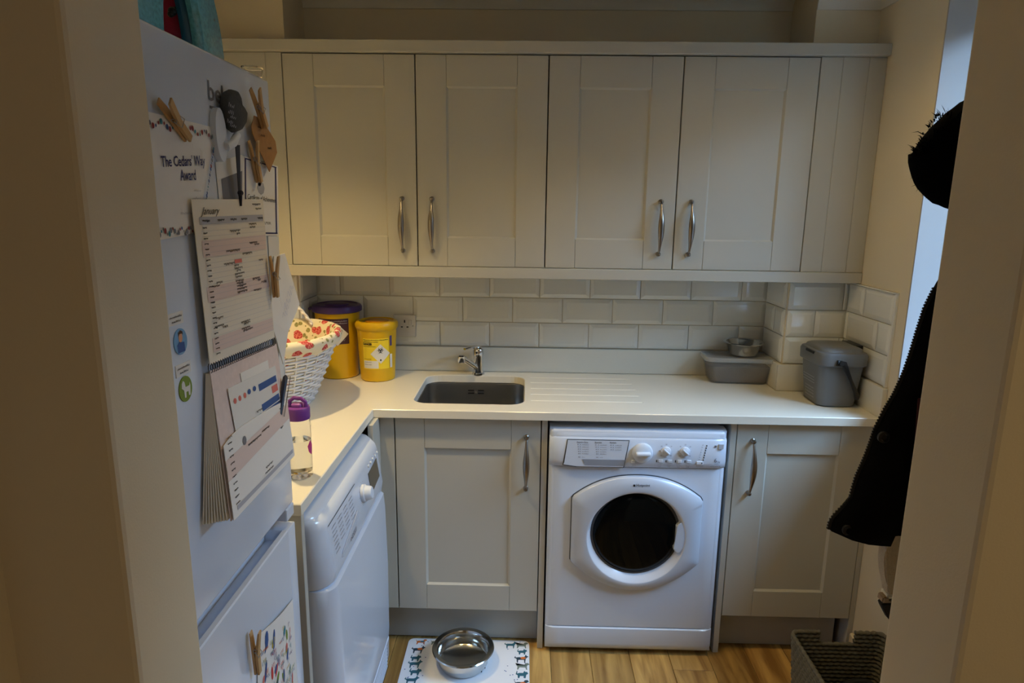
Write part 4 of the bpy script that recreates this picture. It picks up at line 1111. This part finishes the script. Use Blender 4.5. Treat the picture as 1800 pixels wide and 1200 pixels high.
root, f, zb = sharps('sharps_bin', 'tall yellow sharps bin with purple lid in the corner behind the wicker basket', -.302, .421, .076, .086, 1.197, m_purplid, True, TH-.05)
part('label_sheet', gridrect(-.062, 1.045, .062, 1.145, f, bmesh.new(), 14), m_labdark, root)
bm = bmesh.new()
for i in range(2): scribble(-.058, 1.1335-.0085*i, .115, .005, lambda s, z: f(s, z, .0006), bm, .0007, 20+i)
scribble(.03, 1.056, .016, .012, lambda s, z: f(s, z, .0006), bm, .0006, 25)
part('printed_text', bm, m_ltgrey, root)
part('hazard_diamond', diamond(.016, 1.084, .044, f, bmesh.new(), .0010), m_labwhite, root)
bm = bmesh.new(); biohazard(.016, 1.100, .0165, f, bm, .0016); disc(.018, 1.060, .003, .004, lambda s, z: f(s, z, .0016), bm, 10)
part('biohazard_symbol', bm, m_black, root)
root, f, zb = sharps('sharps_bin', 'shorter yellow sharps bin with yellow lid left of the wall socket', -.138, .380, .066, .076, 1.138, m_yellow, False, TH)
part('label_sheet', gridrect(-.050, .957, .056, 1.077, f, bmesh.new(), 14), m_labyel, root)
part('label_panel', gridrect(-.047, .960, .012, .990, f, bmesh.new(), 8, .0005), m_labwhite, root)
part('label_panel', gridrect(.0605, .958, .072, 1.012, f, bmesh.new(), 3, .0003), m_labwhite, root)
part('label_panel', gridrect(.0605, 1.045, .072, 1.085, f, bmesh.new(), 3, .0003), mat('label_violet', (88, 70, 120), .5), root)
bm = bmesh.new(); f6 = lambda s, z: f(s, z, .0008)
text('DANGER', .0115, lambda a, b: f6(-.048+a*.8, 1.0515+b), .0006, bm=bm)
for i in range(2): scribble(-.047, 1.0695-.0075*i, .10 if i == 0 else .06, .004, f6, bm, .0007, 80+i)
scribble(-.047, 1.0445, .05, .003, f6, bm, .0005, 83)
for i in range(3): scribble(-.045, .995-.0095*i-(0 if i == 0 else .003), .03, .0035, f6, bm, .0004, 90+i)
part('printed_text', bm, m_ink, root)
part('hazard_diamond', diamond(.021, 1.0170, .0385, f, bmesh.new(), .0010), m_labwhite, root)
bm = bmesh.new(); biohazard(.021, 1.0305, .0150, f, bm, .0016); disc(.021, .993, .003, .004, lambda s, z: f(s, z, .0016), bm, 10)
part('biohazard_symbol', bm, m_black, root)

# wall socket
root = thing('wall_socket', 'white single wall socket on the tiles beside the shorter yellow bin', 'socket', (-.045, YB-.01, 1.09))
part('plate', box(-.099, -.008, YB-.021, YB-.0095, 1.046, 1.136, .003, 3), m_socket, root, smooth=SM)
bm = box(-.056, -.051, YB-.0225, YB-.0200, 1.104, 1.115); box(-.069, -.061, YB-.0225, YB-.0200, 1.084, 1.0885, bm=bm); box(-.046, -.038, YB-.0225, YB-.0200, 1.084, 1.0885, bm=bm)
part('pin_holes', bm, m_black, root)
part('switch', box(-.036, -.024, YB-.026, YB-.0205, 1.095, 1.115, .002), m_socket, root)
part('screw', cyl((-.020, YB-.0225, 1.091), (-.020, YB-.020, 1.091), .003, n=10), m_steel, root)

# ------------------------------------------------------------ wicker basket with floral liner
root = thing('wicker_basket', 'white wicker basket with rose-print cloth liner on the left worktop', 'basket', (-.385, .02, ZT))
ZB0, ZB1 = ZT+.001, 1.135
def bk(a, t, o=0):          # basket surface: angle, height 0..1
    rx = .088+(.186-.088)*t**.9+o; ry = .13+(.235-.13)*t**.9+o
    cx = -.388+.008*t; cy = .045-.045*t
    return Vector((cx+rx*math.cos(a), cy+ry*math.sin(a), ZB0+(ZB1-ZB0)*t))
NS = 30; NW = 19
bm = bmesh.new()
for r in range(NW):
    t = (r+.5)/NW; sgn = 1 if r % 2 else -1; n = NS*2
    ring = []
    for i in range(n+1):
        a = 2*PI*i/n; o = .0052*sgn*math.cos(a*NS/2); ring.append(bk(a, t, o))
    tube(ring, .0046, 6, bm, flat=.7, cap=False)
part('woven_strands', bm, m_wick, root, smooth=True, kind='stuff')
bm = bmesh.new()
for i in range(NS):
    a = 2*PI*(i)/NS; tube([bk(a, t/6) for t in range(7)], .0035, 5, bm)
part('stakes', bm, m_wick, root)
part('base', loft([[bk(2*PI*i/40, 0) for i in range(40)], [bk(2*PI*i/40, .02) for i in range(40)]]), m_wick, root)
NR = 90
def liner_ring(t, o, amp, z=None, fr=17):
    out = []
    for i in range(NR):
        a = 2*PI*i/NR; p = bk(a, t, o + amp*math.sin(a*fr)+amp*.6*math.sin(a*fr*1.7+1))
        if z is not None: p.z = z + .004*math.sin(a*5+1)*(1 if z < 1.12 else .3)
        out.append(p)
    return out
rings = [liner_ring(.78, .011, .0022, 1.108, 23), liner_ring(.95, .016, .002, 1.125), liner_ring(1, .017, .0014, 1.147), liner_ring(1, .012, .001, 1.160), liner_ring(1, .002, .001, 1.163), liner_ring(1, -.008, .001, 1.155), liner_ring(.9, -.012, .001), liner_ring(.5, -.012, .001), liner_ring(.1, -.010, .001)]
part('cloth_liner', loft(rings, False, True), m_floral, root, smooth=True)
bm = bmesh.new()
for k in range(2):          # twisted handle arching over the far rim
    pts = []
    for i in range(41):
        t = i/40; a = -.62+1.9*0; 
        base = Vector((-.245-.10*t, .245*1.0-.02*t, 1.135)) if False else None
        y0_, x0_ = (.215, -.335); y1_, x1_ = (.215, -.50)
        p = Vector((x0_+(x1_-x0_)*t, y0_+(y1_-y0_)*t, 1.145+.078*math.sin(PI*t)))
        ph = i*.9+k*PI; p += Vector((0, math.cos(ph)*.0045, math.sin(ph)*.0045)); pts.append(p)
    tube(pts, .0045, 6, bm)
part('handle', bm, m_wick, root, smooth=True)

# ------------------------------------------------------------ drinks bottle
BX, BY = -.118, -.578
root = thing('water_bottle', 'clear water bottle with purple flip lid standing at the near end of the left worktop', 'bottle', (BX, BY, ZT))
part('body', lathe([(.0, ZT+.0008), (.026, ZT+.0008), (.029, ZT+.005), (.0295, ZT+.13), (.028, ZT+.15), (.0265, ZT+.156), (.0255, ZT+.156), (.0275, ZT+.13), (.0275, ZT+.016), (.0, ZT+.013)], BX, BY, 40, cap0=False, cap1=False), m_bottle, root, smooth=SM)
part('water', lathe([(.0, ZT+.0135), (.0272, ZT+.0165), (.0272, ZT+.098), (0, ZT+.098)], BX, BY, 40, cap0=False, cap1=False), m_water, root, smooth=SM)
l = part('lid', lathe([(.0285, ZT+.152), (.0295, ZT+.155), (.0295, ZT+.178), (.0275, ZT+.182), (.0, ZT+.183)], BX, BY, 40, cap1=False), m_lid, root, smooth=SM)
bm = tube([(BX-.018, BY, ZT+.180), (BX-.018, BY, ZT+.196), (BX-.008, BY, ZT+.204), (BX+.010, BY, ZT+.203), (BX+.020, BY, ZT+.194), (BX+.022, BY, ZT+.178)], .005, 8)
part('carry_loop', bm, m_lid, l, smooth=SM)
part('spout_flap', box(BX-.013, BX+.012, BY-.010, BY+.010, ZT+.182, ZT+.192, .004, 3), mat('bottle_lid_light', (170, 100, 190), .35), l, smooth=SM)
part('pink_print', poly([(BX+.0295*math.cos(a)*1.01, BY+.0295*math.sin(a)*1.01, z) for a, z in ((-.55, ZT+.085), (-.2, ZT+.098), (.1, ZT+.085), (-.1, ZT+.06), (-.45, ZT+.07))], (.8, -.3, 0), .0006), mat('print_magenta', (200, 60, 130), .5), root)

# ------------------------------------------------------------ tub of kibble and the steel bowl on it
TA = -.06; TCX, TCY = 1.284, .432
root = thing('food_tub', 'frosted plastic tub of brown kibble with clear lid beside the right pier', 'tub', (TCX, TCY, ZT), None)
def tub(w, d, z, r=.03): return rr(TCX, TCY, w, d, r, z, 6, TA)
zt0 = ZT+.0006
part('container', loft([tub(.215, .10, zt0), tub(.225, .108, zt0+.004), tub(.262, .132, ZT+0.0940), tub(.268, .138, ZT+0.0960), tub(.268, .138, ZT+0.0980), tub(.258, .128, ZT+0.0960), tub(.220, .104, ZT+.006), tub(.18, .08, ZT+.004)]), m_tub, root, smooth=SM)
part('kibble', loft([tub(.214, .098, ZT+.007), tub(.244, .118, ZT+0.0700), tub(.20, .09, ZT+0.0740)]), m_kibble, root, kind='stuff')
rings = [tub(.274, .144, ZT+0.0900), tub(.277, .147, ZT+0.0920), tub(.277, .147, ZT+0.1020), tub(.272, .142, ZT+0.1060), tub(.256, .126, ZT+0.1060), tub(.25, .12, ZT+0.1030)]
part('lid', loft(rings, False, True), m_tublid, root, smooth=SM)
def steel_bowl(root, cx, cy, z, r, h, rb, m, foot=False, lip=.012):
    prof = [(0, z+.002), (rb-.01, z+.002), (rb, z+.004), (rb+.004, z+.012), (r-lip, z+h-.006), (r-lip*.3, z+h-.001), (r, z+h-.002), (r+.001, z+h), (r-.002, z+h+.003), (r-lip, z+h+.001), (r-lip-.004, z+h-.005), (rb+.001, z+.014), (rb-.010, z+.0065), (0, z+.006)]
    return part('shell', lathe(prof, cx, cy, 64, cap0=False, cap1=False), m, root, smooth=SM)
BZ = ZT+.1065
root = thing('steel_bowl', 'small stainless steel bowl standing on the lid of the kibble tub', 'bowl', (1.300, .435, BZ))
steel_bowl(root, 1.303, .435, BZ, .079, .052, .050, m_steelbowl)

# ------------------------------------------------------------ compost caddy
CX, CY, CA = 1.528, .168, .0
root = thing('compost_caddy', 'grey plastic food-waste caddy with black handle in the right corner of the worktop', 'caddy', (CX, CY, ZT))
def cad(w, d, z, r=.03, dx=0, dy=0): return rr(CX+dx, CY+dy, w, d, r, z, 6, CA)
part('bucket', loft([cad(.118, .138, ZT+0.0006), cad(.130, .15, ZT+0.0050), cad(.158, .178, ZT+0.1633, .03), cad(.158, .178, ZT+0.1725, .03), cad(.15, .17, ZT+0.1725, .028), cad(.125, .145, ZT+0.0100, .025)]), m_caddy, root, smooth=SM)
l = part('lid', loft([cad(.164, .184, ZT+0.1472, .032), cad(.172, .192, ZT+0.1507, .034), cad(.174, .194, ZT+0.1840, .034), cad(.166, .186, ZT+0.1932, .034), cad(.150, .168, ZT+0.1966, .034), cad(.142, .160, ZT+0.2047, .032), cad(.128, .146, ZT+0.2081, .03), cad(.06, .08, ZT+0.2093, .02)]), m_caddy, root, smooth=SM)
part('lid_catch', box(CX-.089, CX-.082, CY-.045, CY+.02, ZT+0.1817, ZT+0.1909, .002), m_black, l)
bm = bmesh.new()
part('hinge_bar', box(CX+.060, CX+.094, CY-.02, CY+.075, ZT+0.1932, ZT+0.2093, .004, 2), m_black, root, smooth=SM)
PV = Vector((CX-.018, CY-.099, ZT+0.1644))
bm = tube([PV+Vector((-.012, -.002, .0)), PV+Vector((.010, -.003, -.002)), PV+Vector((.040, -.001, -.060)), PV+Vector((.062, .004, -.100)), PV+Vector((.075, .012, -.125))], [.011, .010, .006, .0075, .010], 10, flat=.6)
tube([PV+Vector((.075, .012, -.125)), PV+Vector((.092, .05, -.128)), PV+Vector((.094, .15, -.125)), PV+Vector((.085, .185, -.118))], .0075, 10, bm)
tube([PV+Vector((.085, .185, -.118)), PV+Vector((.05, .197, -.07)), PV+Vector((.008, .199, .0))], [.008, .006, .010], 10, bm, flat=.6)
part('handle', bm, m_black, root, smooth=SM, label='black bail handle')
part('pivot', cyl(PV+Vector((0, .004, 0)), PV+Vector((0, -.012, 0)), .0085), m_black, root)
bm = bmesh.new(); fc = lambda y, z: (CX-.0665-.014*(z-ZT)/.142-.0005-.0006, y, z)
for i in range(3): rect(CY-.045, ZT+0.0978-i*.010, CY+.045, ZT+0.0995-i*.010, fc, bm)
for i in range(4): scribble(CY-.04, ZT+0.0552-.011*i, .07, .007, fc, bm, .0007, 130+i)
part('moulded_print', bm, m_ltgrey, root)

# ------------------------------------------------------------ dog mat and bowl on the floor
root = thing('feeding_mat', 'white pet feeding mat printed with small dogs on the wooden floor', 'mat', (.251, -.13, 0))
part('mat_sheet', loft([rr(.251, -.125, .444, .32, .022, .0004, 5), rr(.251, -.125, .444, .32, .022, .0028, 5), rr(.251, -.125, .441, .317, .021, .0032, 5)]), mat('mat_white', (228, 230, 235), .4), root)
dogA = [(-.5, .1), (-.42, .28), (-.40, .12), (-.2, .16), (.1, .16), (.22, .22), (.30, .42), (.36, .30), (.5, .22), (.38, .14), (.3, 0), (.26, -.34), (.2, -.34), (.18, -.08), (-.1, -.08), (-.22, -.1), (-.24, -.34), (-.31, -.34), (-.34, 0)]
dogB = [(-.5, .34), (-.40, .12), (-.22, .18), (.15, .18), (.24, .34), (.42, .36), (.52, .22), (.36, .14), (.32, -.02), (.36, -.26), (.28, -.26), (.22, -.06), (-.2, -.06), (-.28, -.26), (-.36, -.26), (-.34, 0)]
dogC = [(-.5,.05),(-.42,.40),(-.36,.38),(-.38,.12),(-.2,.2),(.1,.2),(.2,.42),(.3,.3),(.42,.32),(.52,.12),(.36,.02),(.3,-.34),(.2,-.34),(.15,-.12),(-.15,-.12),(-.2,-.34),(-.32,-.34),(-.34,-.05)]
spots = [(.075, .012, 'o', dogB, .05), (.072, -.030, 'f', dogA, .06), (.070, -.075, 't', dogC, .045), (.073, -.105, 't', dogA, .062), (.080, -.145, 't', dogC, .05),
         (.405, .008, 't', dogA, .055), (.445, .006, 'g', dogB, .056), (.447, -.028, 't', dogC, .042), (.445, -.065, 'f', dogA, .06), (.448, -.105, 'g', dogB, .058), (.447, -.145, 't', dogC, .05), (.130, .012, 'g', dogB, .05), (.075, -.185, 't', dogA, .06), (.445, -.19, 'f', dogB, .06)]
cm = {'o': m_orange, 't': mat('print_petrol', (46, 96, 112), .6), 'g': mat('print_sage_grey', (110, 124, 116), .6), 'r': m_red, 'f': mat('print_dark_teal', (34, 60, 74), .6)}
mf = lambda x, y: (x, y, .0035)
for i, (x, y, c, d, s) in enumerate(spots):
    bm = shape([(x+p*s*.85, y+q*s*.95) for p, q in d], mf, bmesh.new())
    o = part('dog_print', bm, cm[c], root)
    if c in 'of': part('dog_print_patch', disc(x+.1*s, y+.08*s, .16*s, .10*s, lambda a, b: (a, b, .0038), bmesh.new()), m_orange if c == 'f' else cm['t'], o)
bm = bmesh.new()
for i in range(34):
    s = random.choice((-1, 1)); x = .251+s*random.uniform(.135, .21); y = random.uniform(-.26, .03); disc(x, y, .0025, .0022, mf, bm, 6)
part('paw_dots', bm, m_blue, root, kind='stuff')
root = thing('dog_bowl', 'large stainless steel dog bowl on the feeding mat', 'bowl', (.241, -.093, .0035))
steel_bowl(root, .241, -.093, .0036, .107, .062, .082, m_steelbowl, lip=.016)
bm = bmesh.new()
for a in (-.62, -.35): box(.241+.0815*math.cos(a)-.002, .241+.0815*math.cos(a)+.003, -.093+.0815*math.sin(a)-.003, -.093+.0815*math.sin(a)+.003, .008, .014, bm=bm)
part('rubber_nubs', bm, m_rubber, root)

# ------------------------------------------------------------ seagrass basket bottom right
root = thing('seagrass_basket', 'dark woven seagrass basket with handle notches on the floor by the right wall', 'basket', (1.455, -.43, 0))
SX0, SX1, SY0, SY1 = 1.305, 1.602, -.66, -.222
zr = .0135; NC = 19
def coil_path(ins, step=.0034):
    pts = []; base = rr((SX0+SX1)/2, (SY0+SY1)/2, SX1-SX0-2*ins, SY1-SY0-2*ins, .025, 0, 5)
    for a, b in zip(base, base[1:]+base[:1]):
        a, b = Vector(a), Vector(b); L = (b-a).length; n = max(1, int(L/step))
        for i in range(n): pts.append(a+(b-a)*i/n)
    return pts
def coil(z, ins, gap):
    pts = coil_path(ins); bm = bmesh.new(); runs = []; cur = []
    for p in pts+pts[:1]:
        ing = gap and (1.402 < p.x < 1.508) and (p.y > SY1-.06 or p.y < SY0+.06)
        if ing:
            if len(cur) > 3: runs.append(cur)
            cur = []
        else: cur.append(p)
    if len(cur) > 3: runs.append(cur)
    for r in runs:
        n = len(r); ph = 3*(round(z/zr) % 2)+.4; rad = [.0076*(.38+.62*abs(math.sin((i+ph)*PI/6))**.5) for i in range(n)]
        tube([p+Vector((0, 0, z)) for p in r], rad, 6, bm)
    return bm
for i in range(NC):
    z = .0075+i*zr
    t = i/NC; part('coil', coil(z, .018*(1-t), i >= NC-3), m_rope, root, smooth=True)
part('base', box(SX0+.02, SX1-.02, SY0+.02, SY1-.02, .002, .010), m_rope, root)
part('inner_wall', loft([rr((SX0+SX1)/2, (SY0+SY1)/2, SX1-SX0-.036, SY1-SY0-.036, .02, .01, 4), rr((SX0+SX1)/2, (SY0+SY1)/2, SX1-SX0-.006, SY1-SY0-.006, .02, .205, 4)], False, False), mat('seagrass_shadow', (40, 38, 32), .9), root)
bm = bmesh.new(); q = Vector((1.475, -.36, .02))
o = thing('coiled_lead', 'black coiled lead lying inside the dark seagrass basket', 'lead', (1.475, -.36, .012))
for k in range(3):
    pts = [Vector((1.478+(.050-.008*k)*math.cos(a), -.355+(.048-.006*k)*math.sin(a), .125+.014*k+.012*math.sin(a+k))) for a in [2*PI*i/28 for i in range(29)]]
    tube(pts, .009, 8, bm)
part('strap', bm, m_rubber, o, smooth=True)
part('housing', loft([rr(1.478, -.36, w_, d_, .025, z, 5) for w_, d_, z in ((.13, .13, .0105), (.15, .16, .03), (.15, .16, .09), (.12, .13, .115), (.06, .07, .12))]), m_rubber, o, smooth=SM)

# ------------------------------------------------------------ coats behind the right side of the opening
root = thing('coat_rail', 'white coat rail with metal hooks on the room side of the near wall', 'rail', (1.15, YN0, 1.78))
part('board', box(.97, 1.50, YN0+.0005, YN0+.018, 1.74, 1.82, .003), m_white2, root)
for hx in (1.03, 1.20, 1.37):
    part('hook', tube([(hx, YN0+.018, 1.79), (hx, YN0+.045, 1.785), (hx, YN0+.060, 1.795), (hx, YN0+.062, 1.81)], .0045, 8), m_pewter, root, smooth=SM)
YJ = -1.235
root = thing('black_jacket', 'black jacket with toothed zip edge hanging from the coat rail at right', 'jacket', (1.10, YJ, 1.5))
zip_px = [(1668, 470), (1645, 506), (1628, 540), (1615, 580), (1603, 620), (1591, 655), (1574, 692), (1556, 722), (1541, 752), (1530, 784), (1519, 812), (1507, 838), (1501, 858), (1496, 878), (1484, 890), (1471, 903), (1461, 916), (1458, 930)]
Z = [at(px, py, 1, YJ) for px, py in zip_px]
hem = [at(px, py, 1, YJ) for px, py in ((1458, 930), (1472, 941), (1500, 951), (1530, 960), (1568, 969), (1640, 972), (1760, 960))]
# jacket grid: rows from the shoulder to the hem, left edge on the zip
bm = bmesh.new(); NR_, NCc = 34, 22
def interp(pts, z):
    for a, b in zip(pts, pts[1:]):
        if a.z >= z >= b.z: t = (a.z-z)/((a.z-b.z) or 1); return a.x+(b.x-a.x)*t
    return pts[0].x if z > pts[0].z else pts[-1].x
ztop, zbot = 1.70, Z[-1].z
Zx = [Vector((1.0, YJ, 1.70)), Vector((.985, YJ, 1.60))]+Z
rows = []
for i in range(NR_+1):
    t = i/NR_; row = []
    for j in range(NCc+1):
        s = j/NCc; z = ztop+(zbot-ztop)*t
        xl = interp(Zx, z); xr = 1.20+.17*min(1, t*2.2)-.03*t
        if t == 0: xl, xr = 1.01, 1.16
        x = xl+(xr-xl)*s
        zz = z-(.035*math.sin(PI*min(1, s*1.3)*.6))*t**6
        fold = (.016*math.sin(s*13+z*5)+.010*math.sin(s*23-z*9+1))*min(1, s*4)*min(1, t*3)
        thick = .042*math.sin(PI*min(.999, s))**.5 + .006
        row.append((x, zz, fold, thick))
    rows.append(row)
def side(sg):
    g = [[bm.verts.new((x, YJ+(-thick+fold)*1.0 if sg < 0 else min(YJ+thick+fold*.6, YJ+.06), z)) for x, z, fold, thick in row] for row in rows]
    return g
ga, gb = side(-1), side(1)
for g in (ga, gb):
    for i in range(NR_):
        for j in range(NCc): bm.faces.new((g[i][j], g[i][j+1], g[i+1][j+1], g[i+1][j]))
for i in range(NR_):
    for j in (0, NCc): bm.faces.new((ga[i][j], ga[i+1][j], gb[i+1][j], gb[i][j]))
for j in range(NCc):
    for i in (0, NR_): bm.faces.new((ga[i][j], ga[i][j+1], gb[i][j+1], gb[i][j]))
body = part('body', bm, m_fab, root, smooth=True)
bm = bmesh.new()
for a, b in zip(Z[1:], Z[2:]):
    n = max(1, int((b-a).length/.0038)); d = (b-a).normalized(); nn = Vector((d.z, 0, -d.x))
    if nn.x > 0: nn = -nn
    for i in range(n):
        p = a+(b-a)*(i+.5)/n
        merge(bm, xf(box(-.0010, .0010, -.0012, .0012, -.0015, .0045), Matrix.Translation(p) @ nn.to_track_quat('Z', 'Y').to_matrix().to_4x4()))
part('zip_teeth', bm, m_black, root, kind='stuff')
part('zip_tape', tube(Z[1:], .0035, 6, flat=.5), m_black, root)
for px, py in ((1545, 768), (1483, 930)):
    p = at(px, py, 1, YJ-.010); part('snap_stud', xf(lathe([(.008, 0), (.008, .004), (.005, .006), (.004, .003)], 0, 0, 18), Matrix.Translation(p+Vector((.003, -.004, .002))) @ Matrix.Rotation(PI/2, 4, 'X')), m_black, root, smooth=SM)
a, b = at(1617, 700, 1, YJ-.04), at(1601, 850, 1, YJ-.04)
part('lining', tube([a, (a+b)/2+Vector((.006, 0, 0)), b], [.003, .007, .003], 8, flat=.4), m_mar, root, smooth=True, label='dark red lining')
part('hanging_loop', tube([(1.03, YN0+.055, 1.795), (1.06, YJ-.0, 1.76), (1.09, YJ, 1.70)], .004, 6), m_fab, root)

root = thing('furry_hat', 'black furry hat hanging above the jacket at the edge of the opening', 'hat', (.98, -1.25, 1.64))
prof = [(1600, 262), (1601, 240), (1612, 217), (1635, 197), (1660, 186), (1700, 172)]
hc = at(1692, 270, 1, -1.25)
bm = bmesh.new(); bmesh.ops.create_icosphere(bm, subdivisions=4, radius=1)
for v in bm.verts:
    c = v.co; rx, rz = .059, .067
    x, z = c.x*rx, c.z*rz
    if c.z < 0: x *= 1-.10*abs(c.z); 
    if c.z > 0 and c.x < 0: z *= 1+.25*c.x; x *= 1-.05*c.z
    z += .020*c.x*min(1, max(0, c.z*3))
    n_ = .0025*math.sin(c.x*40)*math.sin(c.z*37+c.y*20)
    v.co = hc+Vector((x*(1+n_*10), c.y*.055, z*(1+n_*10)))
part('crown', bm, m_fur, root, smooth=True)
bm = bmesh.new(); rnd = random.Random(3)
for i in range(900):
    a = rnd.uniform(0, 2*PI); e = rnd.uniform(-.9, .9)
    up = .8 if rnd.random() < .5 else 0
    d = Vector((math.cos(a)*math.sqrt(1-e*e*.9), math.sin(a)*.7, e*.9+.05)); p = hc+Vector((d.x*.056, d.y*.053, d.z*.064 + .018*d.x*min(1, max(0, d.z*3))))
    L = rnd.uniform(.003, .007) + (rnd.uniform(0, .009) if rnd.random() < .12 else 0); t = (d.normalized()+Vector((rnd.uniform(-.5, .5), rnd.uniform(-.5, .5), rnd.uniform(-.5, .5)+.2))).normalized()
    w_ = Vector((rnd.uniform(-1, 1), rnd.uniform(-1, 1), rnd.uniform(-1, 1))).cross(t).normalized()*.0009
    q = p+t*L*.6+Vector((.001, 0, .001)); r_ = p+t*L+Vector((rnd.uniform(-.003, .003), 0, rnd.uniform(-.003, .003)))
    vs = [bm.verts.new(k) for k in (p-w_, p+w_, q+w_*.6, r_, q-w_*.6)]; bm.faces.new(vs)
part('fur', bm, m_fur, root, kind='stuff')
part('hanging_loop', tube([hc+Vector((.02, 0, .065)), (1.02, YN0+.06, 1.74), (1.03, YN0+.058, 1.795)], .0025, 6), m_fab, root)

# pale knitted scarf end below the jacket
root = thing('hanging_scarf', 'cream knitted scarf end with dark pointed tip hanging below the jacket', 'scarf', (.99, -1.25, 1.05))
def sc(name, pts, m, th=.012, y=-1.255): 
    b = poly([at(px, py, 1, y) for px, py in pts], (0, 1, 0), th); bmesh.ops.bevel(b, geom=b.edges[:], offset=.002, segments=2, affect='EDGES'); return part(name, b, m, root, smooth=SM)
sc('knitted_length', [(1562, 940), (1558, 968), (1555, 985), (1556, 1010), (1561, 1030), (1562, 1046), (1660, 1046), (1660, 940)], m_cream, .02)
sc('white_band', [(1562, 1046), (1556, 1030), (1560, 1048), (1560, 1058), (1640, 1058), (1640, 1047)][2:] + [(1562, 1046)], m_paper, .02)
sc('beige_patch', [(1553, 1050), (1551, 1061), (1630, 1061), (1630, 1050)], mat('beige_cloth', (165, 145, 122), .9), .016)
sc('dark_tip', [(1550, 1061), (1551, 1066), (1564, 1091), (1640, 1140), (1640, 1061)], mat('charcoal_cloth', (48, 46, 50), .9), .014)

# ------------------------------------------------------------ ceiling downlights
for (lx, ly), lab in zip(LAMPS, ('above the left worktop', 'in the middle of the utility room', 'near the window')):
    root = thing('ceiling_downlight', 'recessed round ceiling downlight ' + lab, 'light', (lx, ly, ZC))
    part('bezel', lathe([(.030, ZC-.0005), (.043, ZC-.0005), (.042, ZC-.005), (.031, ZC-.004)], lx, ly, 28, cap0=False, cap1=False), m_white2, root, smooth=SM)
    part('lamp', lathe([(.030, ZC-.0015), (.0, ZC-.0015)], lx, ly, 28, cap0=False, cap1=False), mat('lamp_glow', (255, 225, 180), .5, emit=12), root)
